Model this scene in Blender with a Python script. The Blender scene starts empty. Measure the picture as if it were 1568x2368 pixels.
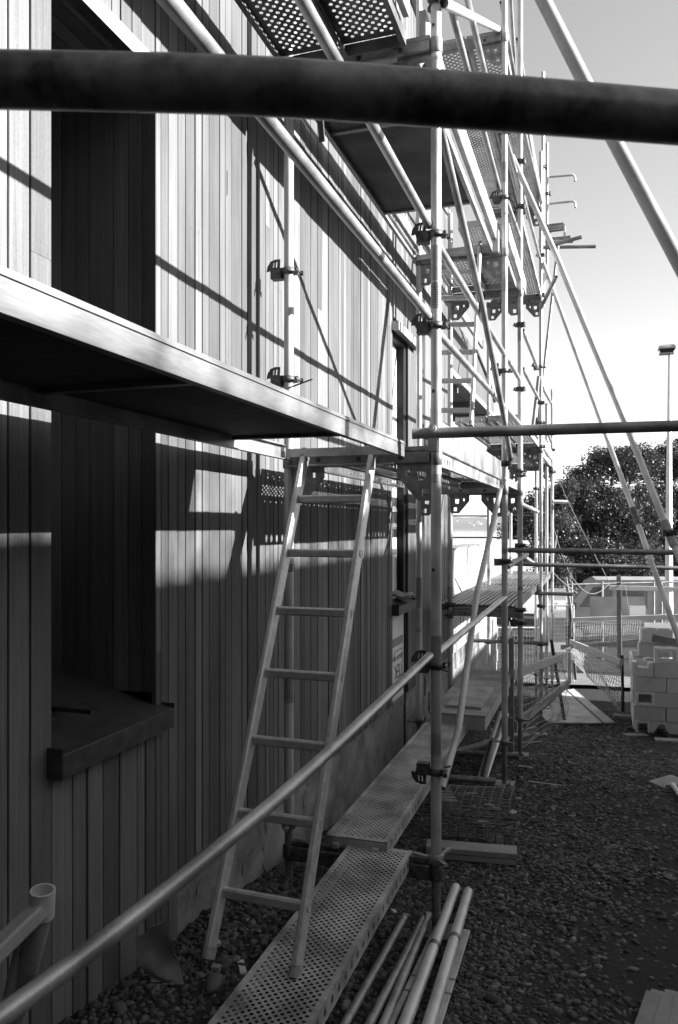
import bpy, bmesh, math, random
import numpy as np
from mathutils import Vector, Matrix, noise
random.seed(7); np.random.seed(7)
scene = bpy.context.scene
col = scene.collection

# ------------------------------------------------------------------ camera
CAMX, EYE, F = 1.60, 1.87, 1806.0          # camera stands 1.6 m from the wall, eye 1.87 m up
SN, CS = 0.3157, 0.9488                    # camera is turned 18.4 degrees towards the wall
cd = bpy.data.cameras.new('camera'); cam = bpy.data.objects.new('camera', cd); col.objects.link(cam)
cam.location = (CAMX, 0, EYE)
cam.rotation_euler = (math.radians(90), 0, math.asin(SN))
cd.sensor_fit = 'VERTICAL'; cd.sensor_height = 24.0; cd.sensor_width = 16.0
cd.lens = F / 2368 * 24.0
cd.shift_y = 33 / 2368
cd.clip_start = 0.05; cd.clip_end = 12000
cd.dof.use_dof = True; cd.dof.focus_distance = 4.2; cd.dof.aperture_fstop = 8
scene.camera = cam

# ------------------------------------------------------------------ sky, sun, exposure
SUN = Vector((1, 0.13, 0.45)).normalized()
w = bpy.data.worlds.new('World'); scene.world = w; w.use_nodes = True
nt = w.node_tree; nt.nodes.clear()
sky = nt.nodes.new('ShaderNodeTexSky'); sky.sky_type = 'NISHITA'; sky.sun_disc = False
sky.sun_elevation = math.asin(SUN.z); sky.sun_rotation = math.atan2(SUN.x, SUN.y)
sky.air_density = 1.0; sky.dust_density = 0.5; sky.ozone_density = 1.0
bw = nt.nodes.new('ShaderNodeRGBToBW'); bg = nt.nodes.new('ShaderNodeBackground'); ow = nt.nodes.new('ShaderNodeOutputWorld')
bg.inputs['Strength'].default_value = 0.078
nt.links.new(sky.outputs[0], bw.inputs[0]); nt.links.new(bw.outputs[0], bg.inputs[0]); nt.links.new(bg.outputs[0], ow.inputs[0])
sl = bpy.data.lights.new('sun', 'SUN'); sl.energy = 5.0; sl.angle = math.radians(0.53); sl.color = (1, 1, 1)
so = bpy.data.objects.new('sun', sl); col.objects.link(so)
so.rotation_euler = SUN.to_track_quat('Z', 'Y').to_euler(); so.location = SUN * 60
vs = scene.view_settings
vs.view_transform = 'Standard'; vs.look = 'None'; vs.gamma = 1; vs.use_curve_mapping = False
vs.exposure = 1.95

# ------------------------------------------------------------------ placing: o = metres left of the camera towards the wall, Y = along the wall, z = above the eye
def W(o, Y, z): return Vector((CAMX - o, Y, EYE + z))
def atd(px, py, d):
    u = (px - 784) / F; v = (1217 - py) / F
    return W(d * (SN - CS * u), d * (SN * u + CS), v * d)
def atY(px, py, Y): return atd(px, py, Y / (SN * (px - 784) / F + CS))
def ato(px, py, o): return atd(px, py, o / (SN - CS * (px - 784) / F))
def atz(px, py, z): return atd(px, py, z / ((1217 - py) / F))
GP = [(-6, -1.45), (0, -1.6), (2, -1.69), (3.56, -1.87), (6.35, -2.05), (7.5, -2.16), (10.5, -2.68), (14, -2.85), (20, -3.4), (34, -3.7), (60, -13), (90, -24), (200, -40)]
def gz(x, y):                               # ground height (world)
    z = GP[0][1]
    for (a, za), (b, zb) in zip(GP, GP[1:]):
        if y >= a: z = za + (zb - za) * min(1, (y - a) / (b - a))
    z += 0.17 * math.exp(-((x - 0.2) / 0.38) ** 2) * max(0, min(1, (5.0 - y) / 1.5))
    if y < 20: z += 0.035 * noise.noise(Vector((x * 0.9, y * 0.9, 3))) + 0.012 * noise.noise(Vector((x * 3.1, y * 3.1, 8)))
    return EYE + z

# ------------------------------------------------------------------ materials (the photograph is monochrome, so are they)
def newmat(name, rough=0.6, metal=0.0, spec=0.5):
    m = bpy.data.materials.new(name); m.use_nodes = True
    b = m.node_tree.nodes['Principled BSDF']
    b.inputs['Roughness'].default_value = rough; b.inputs['Metallic'].default_value = metal
    b.inputs['Specular IOR Level'].default_value = spec
    return m, m.node_tree, b
def g3(v): return (v, v, v, 1)
def ramp(nt, src, stops):
    r = nt.nodes.new('ShaderNodeValToRGB')
    while len(r.color_ramp.elements) < len(stops): r.color_ramp.elements.new(0.5)
    for e, (p, v) in zip(r.color_ramp.elements, stops): e.position = p; e.color = g3(v)
    nt.links.new(src, r.inputs[0]); return r.outputs[0]
def nz(nt, vec, scale, detail=4, rough=0.55):
    n = nt.nodes.new('ShaderNodeTexNoise'); n.inputs['Scale'].default_value = scale
    n.inputs['Detail'].default_value = detail; n.inputs['Roughness'].default_value = rough
    if vec is not None: nt.links.new(vec, n.inputs['Vector'])
    return n.outputs['Fac']
def mth(nt, op, a, b=None, c=None):
    n = nt.nodes.new('ShaderNodeMath'); n.operation = op
    for i, v in enumerate((a, b, c)):
        if v is None: continue
        if isinstance(v, (int, float)): n.inputs[i].default_value = v
        else: nt.links.new(v, n.inputs[i])
    return n.outputs[0]
def mapped(nt, scale, what='Position'):
    if what == 'Position': s = nt.nodes.new('ShaderNodeNewGeometry').outputs['Position']
    else: s = nt.nodes.new('ShaderNodeTexCoord').outputs[what]
    m = nt.nodes.new('ShaderNodeMapping'); m.inputs['Scale'].default_value = scale
    nt.links.new(s, m.inputs['Vector']); return m.outputs[0], m
def bump(nt, b, h, strength, dist=0.002):
    n = nt.nodes.new('ShaderNodeBump'); n.inputs['Strength'].default_value = strength; n.inputs['Distance'].default_value = dist
    nt.links.new(h, n.inputs['Height']); nt.links.new(n.outputs[0], b.inputs['Normal'])
def simple(name, lo, hi, rough=0.6, metal=0.0, scale=8, bumpy=0.0, spec=0.5, stretch=(1, 1, 1), rr=0.12, fine=60):
    """mottled grey: two noises, soft relief, roughness that wanders"""
    m, nt, b = newmat(name, rough, metal, spec)
    v, _ = mapped(nt, stretch)
    a = nz(nt, v, scale, 5); f = nz(nt, v, fine, 3)
    s = mth(nt, 'ADD', mth(nt, 'MULTIPLY', a, 0.75), mth(nt, 'MULTIPLY', f, 0.25))
    nt.links.new(ramp(nt, s, [(0.39, lo), (0.61, hi)]), b.inputs['Base Color'])
    nt.links.new(mth(nt, 'ADD', mth(nt, 'MULTIPLY', a, rr * 2), rough - rr), b.inputs['Roughness'])
    if bumpy: bump(nt, b, s, bumpy)
    return m
def wood(name, lo, hi, grain=(55, 55, 1.6), rough=0.65, var=0.5, spec=0.3):
    m, nt, b = newmat(name, rough, 0, spec)
    v, mp = mapped(nt, grain)
    oi = nt.nodes.new('ShaderNodeObjectInfo')
    off = nt.nodes.new('ShaderNodeCombineXYZ')
    for i in range(3): nt.links.new(mth(nt, 'MULTIPLY', oi.outputs['Random'], 37.0 + i * 11), off.inputs[i])
    nt.links.new(off.outputs[0], mp.inputs['Location'])
    gr = nz(nt, v, 1.0, 6, 0.65)
    v2, mp2 = mapped(nt, (1.3, 1.3, 0.5)); nt.links.new(off.outputs[0], mp2.inputs['Location'])
    bl = nz(nt, v2, 2.2, 3)
    v3, _ = mapped(nt, (1, 1, 0.35)); fine = nz(nt, v3, 420, 2)
    s = mth(nt, 'ADD', mth(nt, 'MULTIPLY', gr, 0.42), mth(nt, 'ADD', mth(nt, 'MULTIPLY', bl, 0.33), mth(nt, 'MULTIPLY', fine, 0.25)))
    c = ramp(nt, s, [(0.36, lo), (0.49, (lo + hi) * .5), (0.62, hi)])
    k = mth(nt, 'ADD', mth(nt, 'MULTIPLY', oi.outputs['Random'], var), 1 - var * 0.55)
    mx = nt.nodes.new('ShaderNodeVectorMath'); mx.operation = 'SCALE'
    nt.links.new(c, mx.inputs[0]); nt.links.new(k, mx.inputs['Scale'])
    nt.links.new(mx.outputs[0], b.inputs['Base Color'])
    bump(nt, b, gr, 0.25, 0.0015)
    return m
M = {}
M['cladding'] = wood('cedar_boards', 0.066, 0.172, grain=(95, 95, 1.8), var=0.72)
M['pine'] = wood('sawn_pine', 0.30, 0.46, grain=(9, 9, 9), var=0.4)
M['oldpine'] = wood('weathered_pine', 0.16, 0.30, grain=(12, 12, 12), var=0.4)
M['plywood'] = wood('plywood', 0.14, 0.42, grain=(6, 6, 6), var=0.3)
M['plyshade'] = simple('shaded_plywood_underside', 0.03, 0.09, 0.8, 0, 3, 0.1)  # plywood darkened below its own colour to stand for shade under the decks
M['galv'] = simple('galvanised_steel', 0.37, 0.55, 0.42, 0.2, 5, 0.05, rr=0.14, fine=150)
M['rail'] = simple('worn_rail_steel', 0.22, 0.44, 0.36, 0.5, 7, 0.05, rr=0.14, fine=200)
M['galvold'] = simple('stained_steel_tube', 0.16, 0.33, 0.5, 0.35, 6, 0.1, rr=0.16, fine=90)
M['nearbar'] = simple('dark_stained_tube', 0.014, 0.24, 0.36, 0.1, 9, 0.1, rr=0.15, fine=70)
M['alu'] = simple('aluminium', 0.42, 0.56, 0.40, 0.35, 30, 0.03, fine=160)
M['alusheet'] = simple('aluminium_beam', 0.24, 0.42, 0.45, 0.45, 7, 0.05, fine=90)
M['ribsteel'] = simple('ribbed_deck_steel', 0.10, 0.20, 0.45, 0.3, 9, 0.1)
M['shadeplank'] = simple('shaded_plank_steel', 0.07, 0.16, 0.6, 0.2, 9, 0.1)  # plank steel darkened to paint shade onto the overhead undersides
M['beamface'] = simple('scuffed_beam_face', 0.15, 0.30, 0.5, 0.15, 3.5, 0.05, stretch=(1, .25, 3), fine=70)
M['planksteel'] = simple('plank_steel', 0.20, 0.52, 0.5, 0.25, 5, 0.1, fine=120)
M['clamp'] = simple('dark_clamp_steel', 0.05, 0.13, 0.55, 0.5, 30, 0.1)
M['bracket'] = simple('grey_bracket_steel', 0.16, 0.28, 0.5, 0.4, 18, 0.1)
M['flash'] = simple('dark_flashing', 0.042, 0.075, 0.36, 0.2, 20, 0.03)
M['headflash'] = simple('head_flashing', 0.42, 0.5, 0.45, 0.2, 20, 0.02)
M['frame'] = simple('window_frame_paint', 0.010, 0.016, 0.6, spec=.2)
M['concrete'] = simple('concrete', 0.14, 0.30, 0.85, 0, 5, 0.3, fine=45)
M['block'] = wood('concrete_block', 0.46, 0.66, grain=(16, 16, 16), rough=0.9, var=0.35)
M['white'] = simple('white_render', 0.62, 0.8, 0.7, 0, 3, 0.05)
M['wrap'] = simple('building_wrap', 0.66, 0.78, 0.5, 0, 4, 0.05)
M['ink'] = simple('printed_ink', 0.06, 0.08, 0.6)
M['membrane'] = simple('grey_membrane', 0.06, 0.085, 0.6, 0, 2, 0.03)
M['soffit'] = simple('soffit_lining', 0.16, 0.22, 0.7, 0, 3)
M['net'] = simple('plastic_netting', 0.35, 0.5, 0.6)
M['wire'] = simple('fence_wire', 0.25, 0.4, 0.5, 0.4)
M['darkwire'] = simple('rusty_wire', 0.14, 0.26, 0.5, 0.3)
M['rope'] = simple('pale_cord', 0.16, 0.24, 0.7)
M['vanwhite'] = simple('van_paint', 0.34, 0.42, 0.3, 0, 2, 0)
M['glass'] = simple('dark_glass', 0.02, 0.04, 0.08, 0, 2, 0, rr=0.03)
M['path'] = simple('pale_concrete_path', 0.10, 0.16, 0.9, 0, 3, 0.1)
M['dullpane'] = simple('dusty_dark_pane', 0.008, 0.014, 0.6, 0, 3, 0, spec=.15)
M['tyre'] = simple('tyre_rubber', 0.02, 0.04, 0.8)
M['signgrey'] = simple('grey_sign_back', 0.10, 0.15, 0.45, 0.1, 3, 0)
M['cloth'] = simple('grey_cloth', 0.2, 0.32, 0.9, 0, 40, 0.3)
M['dark'] = simple('black_plastic', 0.02, 0.04, 0.5)
M['bark'] = simple('bark', 0.06, 0.16, 0.9, 0, 9, 0.6)
M['houseend'] = simple('neighbour_weatherboard', 0.2, 0.28, 0.7, 0, 2)
M['rooftin'] = simple('roof_iron', 0.15, 0.22, 0.5, 0.2, 2)
M['paper'] = simple('pale_scrap', 0.4, 0.6, 0.8)
M['tape'] = simple('dark_tape', 0.05, 0.08, 0.4)
M['foam'] = simple('grey_felt_offcut', 0.13, 0.22, 0.9, 0, 12, 0.5)

def ground_mat():
    m, nt, b = newmat('dirt_and_grit', 0.95, 0, 0.2)
    v, _ = mapped(nt, (1, 1, 1))
    a = nz(nt, v, 1.1, 5); f = nz(nt, v, 38, 6, 0.7); g = nz(nt, v, 140, 3)
    s = mth(nt, 'ADD', mth(nt, 'MULTIPLY', a, 0.35), mth(nt, 'ADD', mth(nt, 'MULTIPLY', f, 0.4), mth(nt, 'MULTIPLY', g, 0.25)))
    nt.links.new(ramp(nt, s, [(0.36, 0.016), (0.55, 0.034), (0.7, 0.075)]), b.inputs['Base Color'])
    bump(nt, b, mth(nt, 'ADD', f, mth(nt, 'MULTIPLY', g, 0.5)), 0.9, 0.02)
    return m
M['ground'] = ground_mat()
def attr_mat(name, rough, mul=1.0, scale=60, spec=0.4, attr='shade', trans=0.0):
    m, nt, b = newmat(name, rough, 0, spec)
    a = nt.nodes.new('ShaderNodeAttribute'); a.attribute_name = attr
    v, _ = mapped(nt, (1, 1, 1)); f = nz(nt, v, scale, 3)
    k = mth(nt, 'MULTIPLY', a.outputs['Fac'], mth(nt, 'ADD', mth(nt, 'MULTIPLY', f, 0.8), 0.6 * mul))
    cb = nt.nodes.new('ShaderNodeCombineColor')
    for i in range(3): nt.links.new(k, cb.inputs[i])
    nt.links.new(cb.outputs[0], b.inputs['Base Color'])
    if trans:
        out = nt.nodes['Material Output']; t = nt.nodes.new('ShaderNodeBsdfTranslucent'); mx = nt.nodes.new('ShaderNodeMixShader')
        mx.inputs[0].default_value = trans; nt.links.new(cb.outputs[0], t.inputs[0])
        nt.links.new(b.outputs[0], mx.inputs[1]); nt.links.new(t.outputs[0], mx.inputs[2]); nt.links.new(mx.outputs[0], out.inputs[0])
    return m
M['pebble'] = attr_mat('river_pebble', 0.7, 1.0, 45)
M['leaf'] = attr_mat('leaf', 0.45, 1.0, 3, 0.5, trans=0.25)
def sea_mat():
    m, nt, b = newmat('sea_water', 0.12, 0, 0.6)
    b.inputs['Base Color'].default_value = g3(0.12)
    v, _ = mapped(nt, (0.02, 0.006, 1)); bump(nt, b, nz(nt, v, 1, 5), 0.3, 1.0)
    return m
M['sea'] = sea_mat()
def hill_mat():
    m, nt, b = newmat('wooded_hillside', 0.95, 0, 0.1)
    v, _ = mapped(nt, (1, 1, 1)); a = nz(nt, v, 0.006, 6, 0.7)
    nt.links.new(ramp(nt, a, [(0.35, 0.03), (0.6, 0.07), (0.75, 0.14)]), b.inputs['Base Color'])
    return m
M['hill'] = hill_mat()

# ------------------------------------------------------------------ mesh building
class MB:
    def __init__(s): s.v = []; s.f = []; s.sm = []
    def add(s, vs, fs, smooth=False):
        n = len(s.v); s.v += [tuple(x) for x in vs]; s.f += [tuple(i + n for i in f) for f in fs]; s.sm += [smooth] * len(fs)
    def box(s, c, size, ax=None):
        c = Vector(c); a, b, d = (ax if ax else (Vector((1, 0, 0)), Vector((0, 1, 0)), Vector((0, 0, 1))))
        hx, hy, hz = size[0] / 2, size[1] / 2, size[2] / 2
        vs = [c + a * (hx * i) + b * (hy * j) + d * (hz * k) for i in (-1, 1) for j in (-1, 1) for k in (-1, 1)]
        s.add(vs, [(0, 1, 3, 2), (4, 6, 7, 5), (0, 4, 5, 1), (2, 3, 7, 6), (0, 2, 6, 4), (1, 5, 7, 3)])
    def bar(s, p0, p1, wid, hgt, up=Vector((0, 0, 1))):       # rectangular section from p0 to p1
        p0, p1 = Vector(p0), Vector(p1); t = (p1 - p0).normalized()
        a = t.cross(up).normalized(); u = a.cross(t).normalized()
        s.box((p0 + p1) / 2, (wid, (p1 - p0).length, hgt), (a, t, u))
    def cbar(s, p0, p1, wid, hgt, ch=0.003, up=Vector((0, 0, 1))):   # same with chamfered long edges
        p0, p1 = Vector(p0), Vector(p1); t = (p1 - p0).normalized()
        a = t.cross(up).normalized(); u = a.cross(t).normalized()
        w, h = wid / 2, hgt / 2
        pr = [(-w + ch, -h), (w - ch, -h), (w, -h + ch), (w, h - ch), (w - ch, h), (-w + ch, h), (-w, h - ch), (-w, -h + ch)]
        vs = [p + a * x + u * y for p in (p0, p1) for x, y in pr]
        s.add(vs, [(i, (i + 1) % 8, 8 + (i + 1) % 8, 8 + i) for i in range(8)] + [tuple(range(7, -1, -1)), tuple(range(8, 16))])
    def tube(s, path, r, n=14, hollow=True, r1=None):
        path = [Vector(p) for p in path]; N = len(path); vs = []; fs = []
        t0 = (path[1] - path[0]).normalized()
        a = t0.cross(Vector((0, 0, 1)) if abs(t0.z) < 0.9 else Vector((1, 0, 0))).normalized()
        rings = []
        def ring(p, a, b, rr): return [p + a * (rr * math.cos(2 * math.pi * k / n)) + b * (rr * math.sin(2 * math.pi * k / n)) for k in range(n)]
        for i, p in enumerate(path):
            t = (path[min(i + 1, N - 1)] - path[max(i - 1, 0)]).normalized()
            a = (a - t * a.dot(t)).normalized(); b = t.cross(a)
            rr = r if r1 is None else r + (r1 - r) * i / (N - 1)
            rings.append((p, a.copy(), b.copy(), t.copy(), rr)); vs += ring(p, a, b, rr)
        for i in range(N - 1):
            fs += [(i * n + k, i * n + (k + 1) % n, (i + 1) * n + (k + 1) % n, (i + 1) * n + k) for k in range(n)]
        s.add(vs, fs, True)
        for i, sg in ((0, 1), (N - 1, -1)):
            p, a, b, t, rr = rings[i]
            if hollow:
                d = min(0.05, rr * 3, 0.45 * (path[-1] - path[0]).length)
                v2 = ring(p, a, b, rr) + ring(p, a, b, rr * 0.84) + ring(p + t * (sg * d), a, b, rr * 0.84)
                f2 = [(q * n + k, q * n + (k + 1) % n, (q + 1) * n + (k + 1) % n, (q + 1) * n + k) for q in (0, 1) for k in range(n)] + [tuple(range(2 * n, 3 * n))]
                if sg > 0: f2 = [tuple(reversed(f)) for f in f2]
                s.add(v2, f2)
            else:
                f2 = tuple(range(n)); s.add(ring(p, a, b, rr), [f2 if sg < 0 else tuple(reversed(f2))])
    def lathe(s, c, prof, n=20):                                # prof: (radius, z) around vertical axis
        c = Vector(c); vs = [c + Vector((r * math.cos(2 * math.pi * k / n), r * math.sin(2 * math.pi * k / n), z)) for r, z in prof for k in range(n)]
        fs = [(i * n + k, i * n + (k + 1) % n, (i + 1) * n + (k + 1) % n, (i + 1) * n + k) for i in range(len(prof) - 1) for k in range(n)]
        s.add(vs, fs, True)
    def perf(s, o, ex, ey, L, Wd, nx, ny, rx, ry, stagger=False, mx=0.0, my=0.0, k=8):
        """sheet with real holes; o = corner, ex/ey = unit directions"""
        o, ex, ey = Vector(o), Vector(ex), Vector(ey)
        def P(x, y): return o + ex * x + ey * y
        if mx or my:
            for (x0, x1, y0, y1) in ((0, mx, 0, Wd), (L - mx, L, 0, Wd), (mx, L - mx, 0, my), (mx, L - mx, Wd - my, Wd)):
                if x1 - x0 > 1e-5 and y1 - y0 > 1e-5: s.add([P(x0, y0), P(x1, y0), P(x1, y1), P(x0, y1)], [(0, 1, 2, 3)])
        cx, cy = (L - 2 * mx) / nx, (Wd - 2 * my) / ny
        sq = [(1, 0), (1, 1), (0, 1), (-1, 1), (-1, 0), (-1, -1), (0, -1), (1, -1)]
        for i in range(nx):
            for j in range(ny):
                if stagger and (i + j) % 2:
                    x, y = mx + i * cx, my + j * cy
                    s.add([P(x, y), P(x + cx, y), P(x + cx, y + cy), P(x, y + cy)], [(0, 1, 2, 3)]); continue
                x, y = mx + (i + 0.5) * cx, my + (j + 0.5) * cy
                vs = [P(x + a * cx / 2, y + b * cy / 2) for a, b in sq] + [P(x + rx * math.cos(q * math.pi / 4), y + ry * math.sin(q * math.pi / 4)) for q in range(8)]
                s.add(vs, [(q, (q + 1) % 8, 8 + (q + 1) % 8, 8 + q) for q in range(8)])
    def plate(s, O, ex, ey, outline, holes, th):
        """flat plate of thickness th with cut-outs"""
        bm = bmesh.new(); ed = []
        for loop in [outline] + holes:
            vv = [bm.verts.new((x, y, 0)) for x, y in loop]
            ed += [bm.edges.new((vv[i], vv[(i + 1) % len(vv)])) for i in range(len(vv))]
        bmesh.ops.triangle_fill(bm, edges=ed, use_beauty=True, use_dissolve=False)
        bm.verts.index_update()
        O, ex, ey = Vector(O), Vector(ex).normalized(), Vector(ey).normalized(); nrm = ex.cross(ey)
        pts = [v.co.copy() for v in bm.verts]; fs = [[v.index for v in f.verts] for f in bm.faces]
        for sgn in (0.5, -0.5): s.add([O + ex * p.x + ey * p.y + nrm * (th * sgn) for p in pts], fs)
        for e in bm.edges:
            if len(e.link_faces) == 1:
                a, b = e.verts[0].co, e.verts[1].co
                s.add([O + ex * p.x + ey * p.y + nrm * (th * q) for p, q in ((a, .5), (b, .5), (b, -.5), (a, -.5))], [(0, 1, 2, 3)])
        bm.free()
    def mesh(s, name):
        me = bpy.data.meshes.new(name); me.from_pydata(s.v, [], s.f)
        me.polygons.foreach_set('use_smooth', s.sm); me.update(); return me
def tag(o, label=None, cat=None, group=None, kind=None):
    if label: o['label'] = label
    if cat: o['category'] = cat
    if group: o['group'] = group
    if kind: o['kind'] = kind
    return o
def obj(name, mb, mat, parent=None, label=None, cat=None, group=None, kind=None):
    me = mb.mesh(name) if isinstance(mb, MB) else mb
    if not me.materials: me.materials.append(M[mat])
    o = bpy.data.objects.new(name, me); col.objects.link(o)
    if parent: par(o, parent)
    return tag(o, label, cat, group, kind)
def origin_of(o):
    l = Vector((0, 0, 0)); q = o
    while q: l += q.location; q = q.parent
    return l
def par(o, p): o.parent = p; o.matrix_parent_inverse = Matrix.Translation(-origin_of(p)) if p.type == 'EMPTY' else Matrix()
def thing(name, loc, label, cat, group=None):
    e = bpy.data.objects.new(name, None); e.location = loc; e.empty_display_size = 0.1; col.objects.link(e)
    return tag(e, label, cat, group)
def tube(name, path, r, mat, label, cat, group=None, n=14, parent=None):
    mb = MB(); mb.tube(path, r, n); return obj(name, mb, mat, parent, label, cat, group)
def curve(pts, n=24):                       # Catmull-Rom through points
    pts = [Vector(p) for p in pts]; q = [pts[0] * 2 - pts[1]] + pts + [pts[-1] * 2 - pts[-2]]; out = []
    per = max(2, n // (len(pts) - 1))
    for i in range(1, len(q) - 2):
        for k in range(per):
            t = k / per; a, b, c, d = q[i - 1], q[i], q[i + 1], q[i + 2]
            out.append(0.5 * ((2 * b) + (c - a) * t + (2 * a - 5 * b + 4 * c - d) * t * t + (3 * b - a - 3 * c + d) * t ** 3))
    return out + [pts[-1]]

# ------------------------------------------------------------------ ground, sea, hills
def grid_sheet(name, xs, ys, fz, mat, kind='structure'):
    v = [(x, y, fz(x, y)) for y in ys for x in xs]; nx = len(xs)
    f = [(j * nx + i, j * nx + i + 1, (j + 1) * nx + i + 1, (j + 1) * nx + i) for j in range(len(ys) - 1) for i in range(nx - 1)]
    mb = MB(); mb.add(v, f, True); return obj(name, mb, mat, kind=kind)
xs = [-120, -60, -30, -15, -8, -4, -2, -1] + [-0.6 + 0.08 * i for i in range(80)] + [6, 6.6, 7.5, 9, 12, 16, 24, 40, 70, 120]
ys = [-40, -20, -8, -3] + [-1 + 0.1 * i for i in range(150)] + [14.2, 15, 16, 18, 20, 23, 26, 30, 34, 40, 50, 60, 75, 90, 140, 200]
grid_sheet('ground', xs, ys, gz, 'ground')
SEA = EYE - 19
mb = MB(); mb.add([(-6000, 60, SEA), (9000, 60, SEA), (9000, 9000, SEA), (-6000, 9000, SEA)], [(0, 1, 2, 3)])
obj('sea', mb, 'sea', kind='structure')
def hill_z(x, y):
    k = max(0, min(1, (y - 3600) / 900)); k = k * k * (3 - 2 * k)
    h = 105 + 55 * noise.noise(Vector((x / 900, y / 1500, 1))) + 30 * noise.noise(Vector((x / 330, y / 420, 4))) + 9 * noise.noise(Vector((x / 90, y / 120, 9)))
    return SEA - 4 + k * h * (0.75 + 0.25 * math.sin(x / 1300 + 0.6))
grid_sheet('far_hills', [-3000 + 60 * i for i in range(130)], [3550 + 60 * i for i in range(36)], hill_z, 'hill')
mb = MB()
for i in range(90):
    x = random.uniform(-900, 1700); y = random.uniform(3900, 4300); s = random.uniform(5, 11)
    mb.box((x, y, hill_z(x, y) + s * 0.3), (s * 1.6, s, s * 0.9))
obj('far_houses', mb, 'white', kind='stuff', label='pale specks of houses scattered along the far shore')

# ------------------------------------------------------------------ the timber house
house = thing('timber_house', (0, 4, EYE - 1.9), 'house clad in narrow vertical cedar boards with deep window recesses, left of the scaffold', 'house')
W1Y0, W1Y1, W1ZB, W1ZT = 2.005, 2.60, -0.685, 1.70
W2Y0, W2Y1, W2ZT = 6.20, 6.75, 1.665
WEND, CLB, WTOP = 8.76, -1.467, 4.7
def lining(y0, y1, z0, z1, x0=-0.80, x1=-0.024):
    mb = MB(); mb.box(((x0 + x1) / 2, (y0 + y1) / 2, EYE + (z0 + z1) / 2), (x1 - x0, y1 - y0, z1 - z0)); return mb
mb = lining(-2.0, W1Y0 - .022, -2.1, WTOP)
for a in ((W1Y0 - .022, W1Y1 + .022, -2.1, W1ZB - .10), (W1Y0 - .022, W1Y1 + .022, W1ZT + .03, WTOP), (W1Y1 + .022, 2.75, -2.1, WTOP),
          (2.75, W2Y0, CLB + .004, WTOP), (W2Y1, WEND - .01, CLB + .004, WTOP), (W2Y0, W2Y1, W2ZT + .02, WTOP)):
    m2 = lining(*a); mb.add(m2.v, m2.f)
obj('wall_lining', mb, 'frame', house)
m = MB(); m.box((-2.98, 3.35, EYE + 1.3), (4.32, 10.7, 6.7)); obj('house_body', m, 'frame', house)
m = MB(); m.box((-2.6, 3.3, EYE + WTOP + .06), (5.3, 10.9, .1)); obj('roof', m, 'rooftin', house)
nails = MB()
def boards(y0, y1, z0, z1, wlo=0.052, whi=0.118):
    ws = []; t = 0
    while t < y1 - y0 - 0.03:
        wd = random.choice((random.uniform(wlo, 0.075), random.uniform(0.08, whi))); ws.append(wd); t += wd
    k = (y1 - y0) / t; y = y0
    for wd in ws:
        wd *= k; g = random.uniform(.0026, .0042); dx = random.uniform(-0.0035, 0.0012)
        cuts = [z0, z1]
        if z1 - z0 > 3 and random.random() < 0.45: cuts.insert(1, random.uniform(z0 + 1.2, z1 - 1.0))
        for a, b in zip(cuts, cuts[1:]):
            m = MB(); m.cbar((-0.010 + dx, y + wd / 2, EYE + a + .0006), (-0.010 + dx, y + wd / 2, EYE + b - .0006), wd - 2 * g, 0.020, 0.0018, Vector((1, 0, 0)))
            obj('board', m, 'cladding', house)
        z = z0 + 0.25
        while z < z1 - 0.1:
            if random.random() < .55:
                nails.box((dx + 0.0006, y + wd * random.uniform(.35, .65), EYE + z + random.uniform(-.03, .03)), (0.0014, 0.0045, 0.0045))
            z += 0.62
        y += wd
boards(0.5, W1Y0, -1.98, WTOP)
boards(W1Y0, W1Y1, -1.98, W1ZB - .075)
boards(W1Y0, W1Y1, W1ZT + .02, WTOP)
boards(W1Y1, 2.77, -1.98, WTOP)
boards(2.77, W2Y0, CLB, WTOP)
boards(W2Y0, W2Y1, W2ZT + .06, WTOP)
boards(W2Y1, WEND, CLB, WTOP)
obj('nails', nails, 'signgrey', house, kind='stuff')
# near window with its deep board-lined recess
win = obj('window', lining(W1Y0 - .06, W1Y1 + .06, W1ZB - .2, W1ZT + .1, -0.818, -0.8015), 'frame', house)
m = MB(); m.box((-0.7915, (W1Y0 + W1Y1) / 2, EYE + (W1ZB + W1ZT) / 2 + .01), (0.019, W1Y1 - W1Y0 - .116, W1ZT - W1ZB - .139)); obj('pane', m, 'dullpane', win)
m = MB()
for y in (W1Y0 + .03, W1Y1 - .03): m.box((-0.785, y, EYE + (W1ZB + W1ZT) / 2), (0.03, .055, W1ZT - W1ZB))
for z in (W1ZB + .05, W1ZT - .03): m.box((-0.7851, (W1Y0 + W1Y1) / 2, EYE + z), (0.029, W1Y1 - W1Y0 - .115, .055))
obj('frame', m, 'frame', win)
os_ = [1.6005, 1.661, 1.7226, 1.788, 1.899, 1.962, 2.03, 2.11, 2.18, 2.27, 2.365]
for a, b in zip(os_, os_[1:]):
    for (yy, sg) in ((W1Y1, 1), (W1Y0, -1)):
        m = MB(); m.box((CAMX - (a + b) / 2, yy + sg * (0.010 + random.uniform(0, .002)), EYE + (W1ZB + W1ZT) / 2 + .02), (b - a - .004, 0.019, W1ZT - W1ZB - .06))
        obj('reveal_board', m, 'cladding', win)
    m = MB(); m.box((CAMX - (a + b) / 2, (W1Y0 + W1Y1) / 2, EYE + W1ZT + .0125), (b - a - .004, W1Y1 - W1Y0 - .002, 0.018))
    obj('soffit_board', m, 'cladding', win)
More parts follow.
